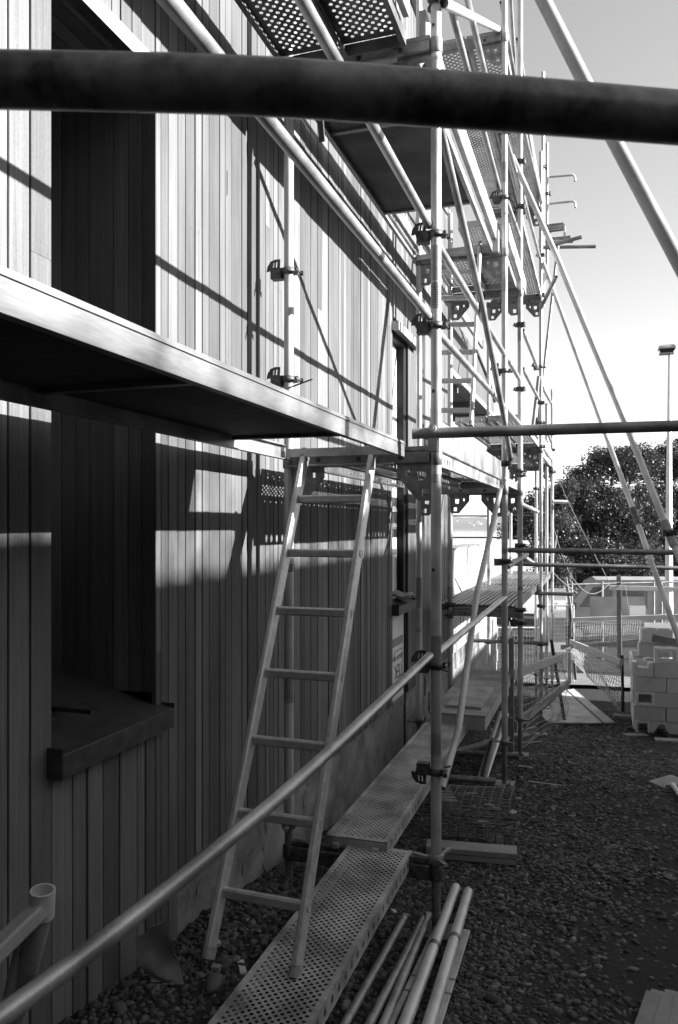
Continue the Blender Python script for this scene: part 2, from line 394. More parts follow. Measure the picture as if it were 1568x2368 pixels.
def sill(parent, y0, y1, zf, zi, depth, over=0.06):
    """folded metal sill: sloping tray, front lip, upstand at each end"""
    m = MB(); ya, yb = y0 - 0.025, y1 + 0.035; xf = over
    top = [(xf, ya, EYE + zf), (xf, yb, EYE + zf), (0.003, yb, EYE + zf + .012), (0.003, ya, EYE + zf + .012)]
    m.box((xf - .0015, (ya + yb) / 2, EYE + zf - .034), (.003, yb - ya, .072))
    for yy in (ya, yb): m.box((xf / 2 + .0015, yy, EYE + zf - .028), (xf - .004, .003, .094))
    m.add(top, [(0, 1, 2, 3)])
    m.add([(0.003, y0 + .001, EYE + zf + .012), (0.003, y1 - .001, EYE + zf + .012), (-depth, y1 - .001, EYE + zi), (-depth, y0 + .001, EYE + zi)], [(0, 1, 2, 3)])
    m.box((xf / 2, (ya + yb) / 2, EYE + zf - .071), (xf, yb - ya - .008, .002))
    return obj('sill', m, 'flash', parent)
s1 = sill(win, W1Y0, W1Y1, -0.695, -0.46, 0.765)
m = MB(); m.box((.0592, (W1Y0 + W1Y1) / 2 + .005, EYE - .6955), (.003, W1Y1 - W1Y0 + .056, .003)); obj('worn_edge', m, 'signgrey', s1)
def head(parent, y0, y1, z0, z1, over=0.06):
    m = MB(); m.box((over - .002, (y0 + y1) / 2, EYE + (z0 + z1) / 2), (.004, y1 - y0, z1 - z0)); m.box((over / 2 - .004, (y0 + y1) / 2, EYE + z1 + .001), (over, y1 - y0, .003))
    for yy in (y0, y1): m.box((over / 2 - .001, yy, EYE + (z0 + z1) / 2 - .001), (over - .006, .003, z1 - z0 - .003))
    obj('head_flashing', m, 'headflash', parent)
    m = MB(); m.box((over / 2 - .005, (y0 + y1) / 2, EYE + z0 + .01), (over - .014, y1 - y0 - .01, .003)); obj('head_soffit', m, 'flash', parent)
head(win, W1Y0 - .04, W1Y1 + .04, 1.655, 1.715)
mb = MB()
for a in ((2.22, -0.66, .5, .014), (2.10, -.66, .3, .010)): mb.box((-0.16, a[0], EYE - .622), (a[2] * .6, .012, a[3]))
tag(obj('timber_sliver', mb, 'dark'), 'thin dark strips lying on the near window sill', 'offcut')
# far window recess: printed wrap still showing
win2 = obj('window', lining(W2Y0 - .02, W2Y1 + .02, -2.2, W2ZT, -0.12, -0.082), 'wrap', house, )
win2['label'] = 'unfinished far opening with pale printed wrap showing'
m = MB(); m.box((-0.05, W2Y1 - .045, EYE + .51), (.058, .09, 2.30)); m.box((-0.05, W2Y0 + .012, EYE + .5), (.058, .024, 2.32)); m.box((-.05, (W2Y0 + W2Y1) / 2 - .03, EYE + W2ZT - .05), (.056, W2Y1 - W2Y0 - .12, .09))
m.box((-0.05, W2Y1 - .02, EYE - 1.45), (.058, .04, 1.5))
obj('frame', m, 'frame', win2)
for z, h in ((1.02, .05), (.35, .05), (-.22, .05), (-.98, .07)):
    m = MB(); m.box((-0.0795 if z > -.5 else -.0285, (W2Y0 + W2Y1) / 2 - .03, EYE + z), (.003, W2Y1 - W2Y0 - .12, h)); obj('strapping', m, 'bracket', win2)
def lettering(name, text, loc, size, ex, ey, mat, parent=None, th=0.0008):
    c = bpy.data.curves.new(name, 'FONT'); c.body = text; c.size = size; c.extrude = th; c.resolution_u = 3
    t = bpy.data.objects.new(name, c); col.objects.link(t)
    dg = bpy.context.evaluated_depsgraph_get(); me = bpy.data.meshes.new_from_object(t.evaluated_get(dg))
    bpy.data.objects.remove(t); bpy.data.curves.remove(c)
    ex, ey = Vector(ex).normalized(), Vector(ey).normalized(); n = ex.cross(ey)
    R = Matrix(((ex.x, ey.x, n.x, loc[0]), (ex.y, ey.y, n.y, loc[1]), (ex.z, ey.z, n.z, loc[2]), (0, 0, 0, 1)))
    me.transform(R); me.materials.clear()
    return obj(name, me, mat, parent)
lettering('lettering', 'ma', (-0.0775, 6.27, EYE - .09), .15, (0, 1, 0), (0, 0, 1), 'ink', win2)
lettering('lettering', 'N', (-0.0775, 6.27, EYE + .1), .2, (0, 1, 0), (0, 0, 1), 'ink', win2)
lettering('lettering', 'TEK', (-0.0285, 6.66, EYE - 1.18), .17, (0, -1, 0), (0, 0, -1), 'ink', win2)
lettering('lettering', 'NESS OF THE', (-0.0285, 6.66, EYE - 1.10), .055, (0, -1, 0), (0, 0, -1), 'ink', win2)
m = MB()
pts = [(6.26, -1.16), (6.40, -1.06), (6.64, -1.06), (6.66, -1.3), (6.5, -1.39), (6.27, -1.37)]
for (a, b), (c, d) in zip(pts, pts[1:]): m.bar((-.029, a, EYE + b), (-.029, c, EYE + d), .006, .0016, Vector((1, 0, 0)))
obj('logo_outline', m, 'ink', win2)
m = MB(); m.box((-.036, 6.452, EYE - 1.34), (.012, .496, 1.18)); obj('lower_panel', m, 'wrap', win2)
sill(win2, W2Y0, W2Y1, -0.655, -0.62, 0.075)
head(win2, W2Y0 - .03, W2Y1 + .22, 1.60, 1.668)
# corner flashing strip with dashes, far end of the boards
m = MB(); m.perf((0.004, WEND - .002, EYE + CLB), (0, 0, 1), (0, 1, 0), 3.4, .05, 90, 1, .008, .006); obj('corner_strip', m, 'white', house)
m = MB(); m.box((-.1, WEND + .02, EYE + 1.6), (.2, .03, 6.1)); obj('corner_post', m, 'white', house)
# footing
m = MB(); m.box((-.24, 7.9, EYE - 2.45), (.42, 10.26, 1.96)); obj('footing', m, 'concrete', house)
for r in range(5):
    for c in range(14):
        m = MB(); y = 7.55 + .4 * c + (.2 if r % 2 else 0); m.cbar((-.025, y + .004, EYE + CLB - .104 - .2 * r), (-.025, y + .396, EYE + CLB - .104 - .2 * r), .02, .192, .003); obj('block', m, 'concrete', house)
m = MB()
for i in range(46):
    y = random.uniform(2.8, 7.5); z = random.choice((CLB - abs(random.gauss(0, .05)), random.uniform(-1.85, CLB))); s = random.uniform(.012, .05)
    q = [(-0.0285 + random.uniform(0, .004), y + s * math.cos(t) * random.uniform(.5, 1.3), EYE + z + 1.6 * s * math.sin(t) * random.uniform(.4, 1.2)) for t in [k * .9 for k in range(7)]]
    m.add(q, [tuple(range(7))])
obj('flaking_plaster', m, 'oldpine', house, kind='stuff')
# wing beyond: white low wall, open terrace, membrane-wrapped floor above
wing = thing('terrace_wing', (0, 10.8, EYE - 2.5), 'white rendered low terrace wall with a grey wrapped storey overhanging it', 'building')
m = MB(); m.box((-.125, 10.85, EYE - .875), (.25, 3.7, 1.2)); obj('parapet_wall', m, 'white', wing)
m = MB(); m.box((-.125, 10.85, EYE - .262), (.29, 3.74, .016)); obj('wall_capping', m, 'headflash', wing)
for y in (9.5, 9.72, 11.2):
    m = MB(); m.box((.0015, y, EYE - .9), (.003, .012, 1.1)); obj('render_joint', m, 'signgrey', wing)
ptop = [(8.9, 2.42), (9.8, 2.41), (10.7, 2.38), (11.4, 2.28), (12.1, 2.16), (12.7, 1.98)]
m = MB()
for x in (0.0, -.08):
    m.add([(x, y, EYE + z) for y, z in ptop] + [(x, y, EYE + 1.80) for y, z in reversed(ptop)], [tuple(range(12))])
m.add([(x, y, EYE + z) for x in (0, -.08) for y, z in ptop], [(i, i + 1, i + 7, i + 6) for i in range(5)])
m.box((-.04, 12.7, EYE + 1.89), (.08, .01, .18))
obj('membrane_panel', m, 'membrane', wing)
m = MB()
for (a, b), (c, d) in list(zip(ptop, ptop[1:]))[2:]: m.bar((-.03, a, EYE + b + .02), (-.03, c, EYE + d + .02), .12, .03)
obj('edge_flashing', m, 'dark', wing)
m = MB(); m.box((.004, 10.8, EYE + 1.765), (.03, 3.84, .055)); obj('batten', m, 'white', wing)
for i in range(7):
    m = MB(); m.box((-.075 - .145 * i, 10.8, EYE + 1.745), (.14, 3.8, .02)); obj('soffit_board', m, 'soffit', wing)
for y in (9.6, 10.9, 12.2):
    m = MB(); m.box((-.4, y, EYE + 1.69), (.7, .05, .09)); obj('joist', m, 'soffit', wing)

# ------------------------------------------------------------------ neighbour house on the right, out of the picture: shades the yard
nb = thing('neighbour_house', (11, 3, EYE - 1.8), 'neighbouring weatherboard house beyond the yard to the right, shading the gravel', 'house')
for i in range(24):
    m = MB(); m.box((9.02, 1.6, EYE - 2.2 + .24 * i), (.04, 17.2, .235), (Vector((1, 0, .05)).normalized(), Vector((0, 1, 0)), Vector((-.05, 0, 1)).normalized())); obj('weatherboard', m, 'houseend', nb)
m = MB(); m.box((11.6, 1.6, EYE + .6), (5, 17.1, 5.8)); obj('house_body', m, 'houseend', nb)
m = MB(); m.add([(8.6, -7.4, EYE + 3.67), (8.6, 10.6, EYE + 3.67), (11.6, 10.6, EYE + 4.95), (11.6, -7.4, EYE + 4.95), (14.8, 10.6, EYE + 3.67), (14.8, -7.4, EYE + 3.67)], [(0, 1, 2, 3), (3, 2, 4, 5)]); obj('roof', m, 'rooftin', nb)
m = MB(); gp = [(-7.3, 3.6), (3.8, 3.6), (3.75, 3.68), (3.45, 3.86), (1.6, 3.87), (-.9, 3.87), (-3, 3.86), (-7.3, 3.66)]
m.add([(x, y, EYE + z) for x in (8.62, 11.6) for y, z in gp], [tuple(range(8)), tuple(range(15, 7, -1))] + [(i, (i + 1) % 8, 8 + (i + 1) % 8, 8 + i) for i in range(8)]); obj('sun_cut_slab', m, 'houseend', nb)  # unseen raised slab, shaped to keep low sun off the wall's near end
for y in (-3.5, 1.0, 5.5):
    m = MB(); m.box((8.99, y, EYE + .6), (.03, 1.3, 1.2)); fr = obj('window', m, 'white', nb)
    m = MB(); m.box((8.972, y, EYE + .6), (.01, 1.16, 1.06)); obj('pane', m, 'glass', fr)
rw = thing('sky_blocker', (4, -5, EYE - 1.7), 'unseen dark boarded block added behind the camera to cut the sky light', 'building')  # added out of view to darken the window recess and near tube
for i in range(40):
    m = MB(); m.box((-.4 + .2 * i, -3.4, EYE + 1.0), (.19, .04, 6.2)); obj('board', m, 'cladding', rw)
m = MB(); m.box((3.6, -6, EYE + 1.0), (8.2, 5.1, 6.1)); obj('house_body', m, 'cladding', rw)  # body of the added sky blocker, not a real house
m = MB(); m.box((3.6, -6, EYE + 4.15), (8.8, 5.8, .1)); obj('roof', m, 'rooftin', rw)  # top of the added sky blocker
gt_ = thing('sun_dimming_tree', (13.4, 6, EYE - 2.2), 'unseen tree row behind the neighbouring house, a leaf band sized to thin the low sun', 'tree', 'added unseen trees outside the yard')  # leaf band out of view, added to dim the low sun on the wall
rn = np.random.RandomState(11); N = 15000
Pc = np.stack([13.4 + rn.normal(size=N) * .5, rn.uniform(1.2, 13.0, N), EYE + rn.uniform(4.2, 6.05, N)], 1); Pc[:, 2] += .18 * np.sin(Pc[:, 1] * 1.9) * (Pc[:, 2] > EYE + 5.6)
a_ = rn.normal(size=(N, 3)); a_ /= np.linalg.norm(a_, axis=1)[:, None]; b_ = np.cross(a_, rn.normal(size=(N, 3))); b_ /= np.linalg.norm(b_, axis=1)[:, None]
m = MB()
for p, a, b in zip(Pc, a_, b_): m.add([p - a * .045, p + b * .026, p + a * .045, p - b * .026], [(0, 1, 2, 3)])
obj('crown', m, 'bark', gt_)  # added leaf band that dims the low sun
for y in (3, 6.5, 10):
    m = MB(); m.tube([(13.4, y, EYE - 2.4), (13.45, y + .1, EYE + 2), (13.35, y, EYE + 5)], .14, 8, False, .04); obj('trunk', m, 'bark', gt_)
gar = thing('neighbour_garage', (11, 12, EYE - 2.7), 'lower garage joined to the far end of the neighbouring house', 'garage')
m = MB(); m.box((11.4, 12.3, EYE - .6), (4.6, 4.15, 5.6)); obj('garage_body', m, 'houseend', gar)
m = MB(); m.box((11.4, 12.3, EYE + 2.24), (4.9, 4.3, .07)); obj('roof', m, 'rooftin', gar)
m = MB(); m.box((9.09, 11.6, EYE - 1.6), (.03, 2.2, 2.1)); obj('door', m, 'white', gar)

# ------------------------------------------------------------------ scaffold parts
F1, F2, F3, F4, F5 = 3.558, 6.33, 7.45, 10.1, 12.7
def hook_mesh():                            # rail bracket: slotted hooked plate and a welded cup, reaching towards -X from the post axis
    m = MB()
    out = [(-.03, -.03), (-.085, -.036), (-.098, .012), (-.118, .008), (-.113, .034), (-.096, .058), (-.07, .066), (-.046, .064), (-.048, .022), (-.03, .022)]
    m.plate((0, 0, 0), (1, 0, 0), (0, 0, 1), out, [[(-.086, .026), (-.078, .026), (-.076, .052), (-.083, .050)], [(-.070, .026), (-.062, .026), (-.060, .054), (-.067, .053)]], .005)
    for y in (-.022, .022): m.box((-.060, y, -.010), (.055, .004, .05))
    m.box((-.060, 0, -.034), (.055, .044, .004)); m.box((-.086, 0, -.012), (.004, .044, .044))
    m.lathe((0, 0, 0), [(.026, -.016), (.031, -.016), (.031, .016), (.026, .016)], 14)
    m.box((-.032, 0, 0), (.02, .03, .034)); m.box((.036, .012, 0), (.02, .02, .03)); m.tube([(.046, -.03, 0), (.046, .045, 0)], .006, 8, False)
    m.box((.05, .045, 0), (.018, .012, .02)); m.tube([(.03, -.032, -.012), (.062, -.032, -.02)], .005, 6, False)
    return m.mesh('rail_bracket')
HOOK = hook_mesh()
def coupler_mesh():
    m = MB(); m.lathe((0, 0, 0), [(.026, -.022), (.032, -.022), (.032, .022), (.026, .022)], 14)
    m.box((-.036, .0, 0), (.022, .05, .04)); m.box((.038, .006, 0), (.022, .026, .036))
    m.tube([(.04, -.045, .0), (.04, .05, .0)], .006, 8, False); m.box((.04, .05, 0), (.016, .012, .018)); m.tube([(.0, -.036, .012), (.055, -.05, .012)], .005, 6, False)
    m.tube([(.0, .034, -.012), (.06, .046, -.012)], .005, 6, False)
    return m.mesh('coupler')
COUP = coupler_mesh()
def gusset_mesh():                          # plate under a transom end, towards +X from the post
    m = MB()
    m.plate((0, 0, 0), (1, 0, 0), (0, 0, 1), [(.024, 0), (.185, 0), (.185, -.055), (.085, -.172), (.024, -.172)],
            [[(.05, -.035), (.05, -.075), (.082, -.08), (.088, -.035)], [(.036, -.115), (.036, -.15), (.064, -.15), (.066, -.115)], [(.125, -.03), (.125, -.055), (.14, -.055), (.14, -.03)]], .008)
    return m.mesh('gusset')
GUS = gusset_mesh()
def jack_mesh():                            # threaded rod above the base plate
    m = MB(); pr = []
    for i in range(46): pr += [(.0175, i * .0085), (.021, i * .0085 + .004)]
    m.lathe((0, 0, 0.01), pr, 14); m.box((0, 0, .006), (.15, .15, .008)); return m.mesh('base_jack')
JACK = jack_mesh()
def nut_mesh():
    m = MB(); m.lathe((0, 0, 0), [(.022, -.02), (.036, -.018), (.034, .018), (.027, .024)], 12)
    for a in (0.3, 2.4, 4.5):
        m.bar((.03 * math.cos(a), .03 * math.sin(a), 0), (.11 * math.cos(a), .11 * math.sin(a), .012), .018, .012)
    return m.mesh('jack_nut')
NUT = nut_mesh()
def sub(name, me, mat, parent, loc, rz=0, flip=False, sc=1):
    if not me.materials: me.materials.append(M[mat])
    o = bpy.data.objects.new(name, me); col.objects.link(o); par(o, parent)
    o.location = loc; o.rotation_euler = (math.pi if flip else 0, 0, rz)
    if sc != 1: o.scale = (sc, sc, sc)
    return o
PG = 'upright posts of the scaffold'
def post(px, Y, z0, z1, label, o=None, collars=(), hooks=(), coups=(), jack=True, mat='galv', nutz=None):
    p = W(o, Y, 0) if o is not None else atY(px, 1217, Y)
    x, y = p.x, p.y; base = gz(x, y) if z0 is None else EYE + z0
    t = thing('scaffold_post', (x, y, base), label, 'scaffold post', PG)
    bot = base + (.36 if jack else 0)
    m = MB(); m.tube([(x, y, bot), (x, y, EYE + z1)], .02415, 18); obj('tube', m, mat, t)
    for z in collars:
        m = MB(); m.lathe((x, y, EYE + z), [(.0245, -.02), (.0265, -.012), (.0285, .0), (.0262, .004), (.0245, .012)], 18); obj('spigot_collar', m, mat, t)
    for h in hooks: sub('rail_bracket', HOOK, 'clamp', t, (x, y, EYE + h[0]), h[1] if len(h) > 1 else 0, len(h) > 2)
    for c in coups: sub('coupler', COUP, 'clamp', t, (x, y, EYE + c[0]), c[1] if len(c) > 1 else 0)
    rb = random.Random(int(abs(px) * 7 + Y * 100))
    for k in range(3):
        zc = EYE + rb.uniform(-1.3, min(z1 - .4, 3.2)); h = rb.choice((.02, .045, .08)); rr_ = .02440 + .0001 * k
        if zc - h > bot: m = MB(); m.lathe((x, y, zc), [(rr_, -h), (rr_, h)], 18); obj('paint_band', m, rb.choice(('galvold', 'bracket', 'alusheet')), t)
    if jack:
        sub('base_jack', JACK, 'galvold', t, (x, y, base)); sub('jack_nut', NUT, 'galvold', t, (x, y, bot - .02), random.random() * 3)
    return t, Vector((x, y, 0))
P1, p1 = post(0, F1, -1.87, 5.5, 'nearest outer scaffold post with a printed sticker and bracket hooks, right of the ladder', o=.712,
              collars=(.35, 2.16), hooks=((1.345,), (.925,), (-.64,), (-1.13, 0, 1)), coups=((2.42, 1.4),))
P2, p2 = post(0, F1, -1.80, 2.35, 'near inner scaffold post standing against the cedar wall behind the ladder', o=1.443, hooks=((1.25,), (.72,)), collars=(2.2,), coups=((-1.44, 2.5),))
m = MB(); m.lathe((p1.x, p1.y, EYE + 1.06), [(.02465, -.058), (.02465, .058)], 18)
stick = obj('sticker', m, 'signgrey', P1)
m = MB()
for i, wdt in enumerate((5, 5, 4, 5, 5, 3, 5, 4, 5)):
    m.lathe((p1.x, p1.y, EYE + 1.102 - .0115 * i), [(.0249, -.0018), (.0249, .0018)], 18)
for z in (.052, -.054): m.lathe((p1.x, p1.y, EYE + 1.06 + z), [(.0250, -.007), (.0250, .007)], 18)
obj('sticker_print', m, 'bracket', stick)
m = MB(); m.lathe((p1.x, p1.y, EYE - 1.0), [(.02466, -.055), (.02466, .05)], 18); obj('paint_band', m, 'alusheet', P1)
m = MB()
for z in (.62, 1.9, 2.30, -.2): m.box((p1.x - .008, p1.y - .0228, EYE + z), (.012, .004, .014))
obj('pin_hole', m, 'dark', P1)
P3, p3 = post(1167, F2, -2.06, 5.0, 'second outer scaffold post, at the far end of the wide toe board', collars=(.38, 2.5), hooks=((1.24,), (2.62,)), coups=((3.15, 2.9), (.5, 0), (-.28, 0)))
post(969, F2, -1.95, 5.2, 'second inner scaffold post, beside the far window opening', coups=((2.2, 0),), hooks=())
P4, p4 = post(1203, F3, -2.14, 5.4, 'third outer scaffold post, carrying two open swivel clamps', collars=(.3,), hooks=((.52,), (-.9,)), coups=((1.88, 3), (1.28, 3), (3.4, 3), (2.98, 3), (.48, 0), (-.18, 0), (-.78, 0), (-.9, 0)))
post(1041, F3, -2.2, 3.0, 'third inner scaffold post, in front of the white terrace wall', coups=((-.75, 0), (-.86, 1.6)))
post(1251, F4, -2.62, 4.7, 'fourth outer scaffold post, lit white against the tree', hooks=((2.0,), (1.3,)), coups=((2.9, 3), (1.55, 3), (1.0, 0), (-.48, 0), (-1.48, 0), (-1.0, 0), (3.4, 3)))
post(1130, F4, -2.62, 2.85, 'fourth inner scaffold post, standing against the white terrace wall', coups=((-1.48, 0),))
post(1277, F5, -2.7, 2.15, 'fifth outer scaffold post, free standing with a cut-off top and clamps', hooks=((1.55,),), coups=((1.45, 0), (1.2, 3), (.85, 0)))
post(1181, F5, -2.7, 1.0, 'fifth inner scaffold post, thin and far off, over the water', mat='galv')
post(1240, F5 + .1, -2.7, 2.1, 'pale far scaffold post between the fourth and fifth outer posts', coups=((.6, 0),))
post(1264, F5 - .2, -2.7, 1.9, 'thin far scaffold post just left of the fifth outer post')
post(1265, 11.9, 3.65, 5.65, 'short upright stub at the top of the far scaffold holding two bent hooks', jack=False, coups=((4.9, 0), (4.35, 0), (4.1, 0)))
post(1256, 11.0, 3.0, 6.2, 'upper upright in the far scaffold, beside the slanting rails', jack=False, coups=((5.7, 0), (5.4, 0), (4.9, 0)))

TG = 'transoms across the scaffold'
def transom(Y, oa, ob, z, label, mat='bracket', gus=True, hgt=.055):
    a, b = W(ob, Y, z - hgt / 2), W(oa, Y, z - hgt / 2)      # a = inner, b = outer
    t = thing('scaffold_transom', a, label, 'scaffold transom', TG)
    m = MB(); m.cbar(a + Vector((.026, 0, 0)), b - Vector((.026, 0, 0)), .05, hgt, .006); obj('beam', m, mat, t)
    m = MB(); m.cbar(a + Vector((.028, .0, hgt / 2 + .014)), b - Vector((.028, 0, -hgt / 2 - .014)), .03, .024, .003); obj('top_channel', m, mat, t)
    for s, p in ((1, a), (-1, b)):
        if gus: sub('gusset', GUS, mat, t, p + Vector((0, 0, -hgt / 2)), 0 if s > 0 else math.pi)
        m = MB(); m.lathe(p, [(.0262, -.035), (.030, -.03), (.030, .03), (.0262, .035)], 14); obj('end_clamp', m, mat, t)
    m = MB(); n = 3
    for i in range(n):
        q = a.lerp(b, (i + .8) / (n + .6)); m.box((q.x, q.y - .0256, q.z), (.02, .003, .02))
    obj('bolt_hole', m, 'dark', t)
    return t
transom(F1, .712, 1.443, .345, 'transom carrying the top of the near ladder')
transom(F1, .712, 1.443, 2.24, 'transom under the perforated planks at the top of the near posts')
transom(F1, .712, 1.443, -1.56, 'dark low transom under the ends of the two walkway planks', 'clamp', False, .07)
tube('ladder_rest', [W(1.44, F1 - .045, .288), W(.9, F1 - .045, .288)], .008, 'bracket', 'thin rod below the near transom where the ladder leans', 'rod', n=8)
o3 = CAMX - p3.x; o4 = CAMX - p4.x
def oof(px, Y): return CAMX - atY(px, 1217, Y).x
oi2, oi3, oi4, oo4, oo5, oi5 = oof(969, F2), oof(1041, F3), oof(1130, F4), oof(1251, F4), oof(1277, F5), oof(1181, F5)
transom(F2, o3, oi2, .315, 'transom at the far end of the slotted plank and toe board')
transom(F2, o3, oi2, 2.21, 'transom at the head of the far ladder')
transom(F2, o3, oi2, 3.92, 'transom high on the second pair of posts, near the top edge')
transom(F3, o4, oi3, .35, 'transom on the third pair of posts below the second working deck')
transom(F3, o4, oi3, 2.20, 'transom on the third pair of posts above the far ladder')
transom(F3, o4, oi3, -.80, 'transom under the near end of the low ribbed deck', 'bracket', False)
transom(F4, oo4, oi4, .98, 'transom on the fourth pair of posts at eye-high deck level')
transom(F4, oo4, oi4, 2.86, 'transom on the fourth pair of posts with plate gussets against the sky')
transom(F4, oo4, oi4, 4.0, 'dark transom closing the high perforated decks')
transom(F4, oo4, oi4, -.80, 'transom under the middle of the low ribbed deck', 'bracket', False)
transom(F5, oo5, oi5, .93, 'farthest transom, at the end of the second working deck')

KG = 'scaffold planks'
_cache = {}
def plank(o0, o1, Y0, Y1, zt, label, cell=.02, rad=.0088, pat='perf', slots=False, mat='planksteel', th=.062, group=KG):
    """steel plank: deck with real holes or ribs, two folded sides, two end plates.  o0 = outer edge, o1 = inner edge"""
    wd, L = o1 - o0, Y1 - Y0; t = thing('scaffold_plank', W(o1, Y0, zt), label, 'scaffold plank', group)
    key = (round(wd, 3), round(L, 3), cell, rad, pat, slots, mat)
    if key not in _cache:
        d = MB()
        if pat == 'perf':
            mx, my = .035, .022
            nx = int((L - 2 * mx) / cell); ny = int((wd - 2 * my) / cell); ny -= (ny + 1) % 2
            d.perf((0, 0, 0), (0, 1, 0), (1, 0, 0), L, wd, nx, ny, rad, rad, True, mx, my)
        elif pat == 'ribbed':
            n = 5; pr = []
            for i in range(n): 
                x = wd * i / n; pr += [(x, 0), (x + wd / n * .55, 0), (x + wd / n * .6, -.022), (x + wd / n * .95, -.022)]
            pr.append((wd, 0)); k = len(pr)
            d.add([(x, 0, z) for x, z in pr] + [(x, L, z) for x, z in pr], [(i, i + 1, k + i + 1, k + i) for i in range(k - 1)])
        else:
            d.box((wd / 2, L / 2, -.008), (wd, L, .016))
        S_, C_ = [], []
        for x, sg in ((0, 1), (wd, -1)):
            s = MB()
            if slots == 'many' and x > 0:
                for y0, y1, k in ((0, .12, 0), (.12, .47, 5), (.47, L - .85, 0), (L - .85, L - .08, 9), (L - .08, L, 0)):
                    if k: s.perf((x, y0, -th), (0, 1, 0), (0, 0, 1), y1 - y0, th, k, 1, .014, .019, False, 0, .010)
                    else: s.add([(x, y0, 0), (x, y1, 0), (x, y1, -th), (x, y0, -th)], [(0, 1, 2, 3)])
            elif pat == 'perf' and slots: s.perf((x, 0, -th), (0, 1, 0), (0, 0, 1), L, th, max(6, int(L / .075)), 1, .011, .016, False, .05, .012)
            else: s.add([(x, 0, 0), (x, L, 0), (x, L, -th), (x, 0, -th)], [(0, 1, 2, 3)])
            s.box((x + sg * .011, L / 2, -th - .001), (.024, L, .002)); s.box((x + sg * .006, L / 2, .0025), (.010, L - .002, .003))
            S_.append(s.mesh('side_channel'))
        for y in (.002, L - .002):
            c = MB(); c.box((wd / 2, y, -th / 2 - .002), (wd - .006, .004, th - .008)); sg = -1 if y < .1 else 1
            for x in (wd * .18, wd * .82): c.box((x, y + sg * .014, -th * .62), (.03, .03, .02))
            C_.append(c.mesh('end_plate'))
        _cache[key] = (d.mesh('deck_sheet'), S_, C_)
    d, s, c = _cache[key]
    loc = W(o1, Y0, zt)
    sub('deck_sheet', d, mat, t, loc); [sub('side_channel', q, mat, t, loc) for q in s]; [sub('end_plate', q, mat, t, loc) for q in c]
    return t
plank(.835, 1.14, 1.35, 3.60, -1.53, 'nearest perforated steel walkway plank, with the ladder foot standing on it', .0148, .0070, slots=True)
plank(.945, 1.25, 3.56, 6.05, -1.49, 'second perforated walkway plank, running from the near posts to the timber box', .0148, .0066, slots=True)
def hatchdeck(o0, o1, Y0, Yh, Y1, zb, zt, label):
    """ply deck between two aluminium beams, open hatch from Yh to Y1"""
    t = thing('hatch_deck', W(o1, Y0, zb), label, 'scaffold deck', 'hatch decks with plywood panels')
    for o in (o0, o1 - .004):
        m = MB(); s = 1 if o == o0 else -1
        m.box(W(o, (Y0 + Y1) / 2, (zb + zt) / 2) , (.004, Y1 - Y0, zt - zb)); m.box(W(o + s * .012, (Y0 + Y1) / 2, zt - .0025), (.020, Y1 - Y0, .005)); m.box(W(o + s * .012, (Y0 + Y1) / 2, zb + .002), (.020, Y1 - Y0, .004))
        m.box(W(o - s * .004, (Y0 + Y1) / 2, zt - .012), (.004, Y1 - Y0 - .002, .004))
        obj('side_beam', m, 'beamface' if (o == o0 and zt < 1) else 'alusheet', t)
    m = MB(); m.box(W((o0 + o1) / 2, (Y0 + Yh) / 2, zt - .013), (o1 - o0 - .014, Yh - Y0, .010)); obj('plywood_panel', m, 'plyshade', t)
    y = Yh
    while y > Y0:
        m = MB(); m.bar(W(o0 + .008, y, zt - .026), W(o1 - .008, y, zt - .026), .03, .014); obj('crossbar', m, 'bracket', t); y -= 1.18
    m = MB(); m.bar(W(o0 + .026, Y1 - .016, zb + .03), W(o1 - .026, Y1 - .016, zb + .03), .03, .04); obj('crossbar', m, 'alusheet', t)
    return t
hatchdeck(.85, 1.443, -.8, 2.93, 3.50, .32, .39, 'near scaffold deck with a bright aluminium edge and shade-darkened underside, above the window sill')
hatchdeck(.80, 1.443, F1 + .03, 5.35, F2 - .03, 2.17, 2.24, 'overhead deck with plywood underside beyond the nearest posts')
plank(1.15, 1.45, .35, 3.50, 2.27, 'overhead perforated plank next to the wall, top left', .022, .0092, mat='shadeplank')
plank(.84, 1.14, .35, 3.50, 2.27, 'overhead perforated plank farther from the wall, top left', .022, .0092, mat='shadeplank')
plank(.735, 1.04, F1 + .04, F2 - .15, .357, 'plank with a slotted bright side below the wide toe board', .022, .009, slots='many')
plank(1.13, 1.44, F1 + .04, F2 - .15, .357, 'perforated plank near the wall seen from below beyond the ladder top', .022, .009, slots=True)
plank(o4 + .02, o4 + .33, F2 + .05, F3 - .04, .40, 'short outer plank between the second and third posts', .03, .011)
plank(o4 + .35, o4 + .65, F2 + .05, F3 - .04, .40, 'short inner plank between the second and third posts', .03, .011)
for i, s in enumerate(('outer', 'inner')):
    a = .73 + .31 * i
    plank(a, a + .295, F2 + .05, F3 - .03, 2.285, f'{s} perforated plank over the head of the far ladder', .026, .0105)
    plank(a, a + .295, F2 + .05, F3 - .03, 4.0, f'{s} high perforated plank near the top edge, between second and third posts', .026, .0105)
    plank(a - .03, a + .265, F3 + .04, F4 - .03, 4.05, f'{s} high perforated plank running on to the fourth posts', .026, .0105)
    plank(a - .05, a + .245, F3 + .04, F4 - .03, 2.92, f'{s} perforated plank below the sky between third and fourth posts', .026, .0105)
    plank(a - .02, a + .275, F3 + .04, F4 - .03, 1.05, f'{s} plank of the second working deck, third to fourth posts', .03, .011)
    plank(a - .02, a + .275, F4 + .04, F5 - .03, 1.0, f'{s} plank of the second working deck, fourth to fifth posts', .03, .011)
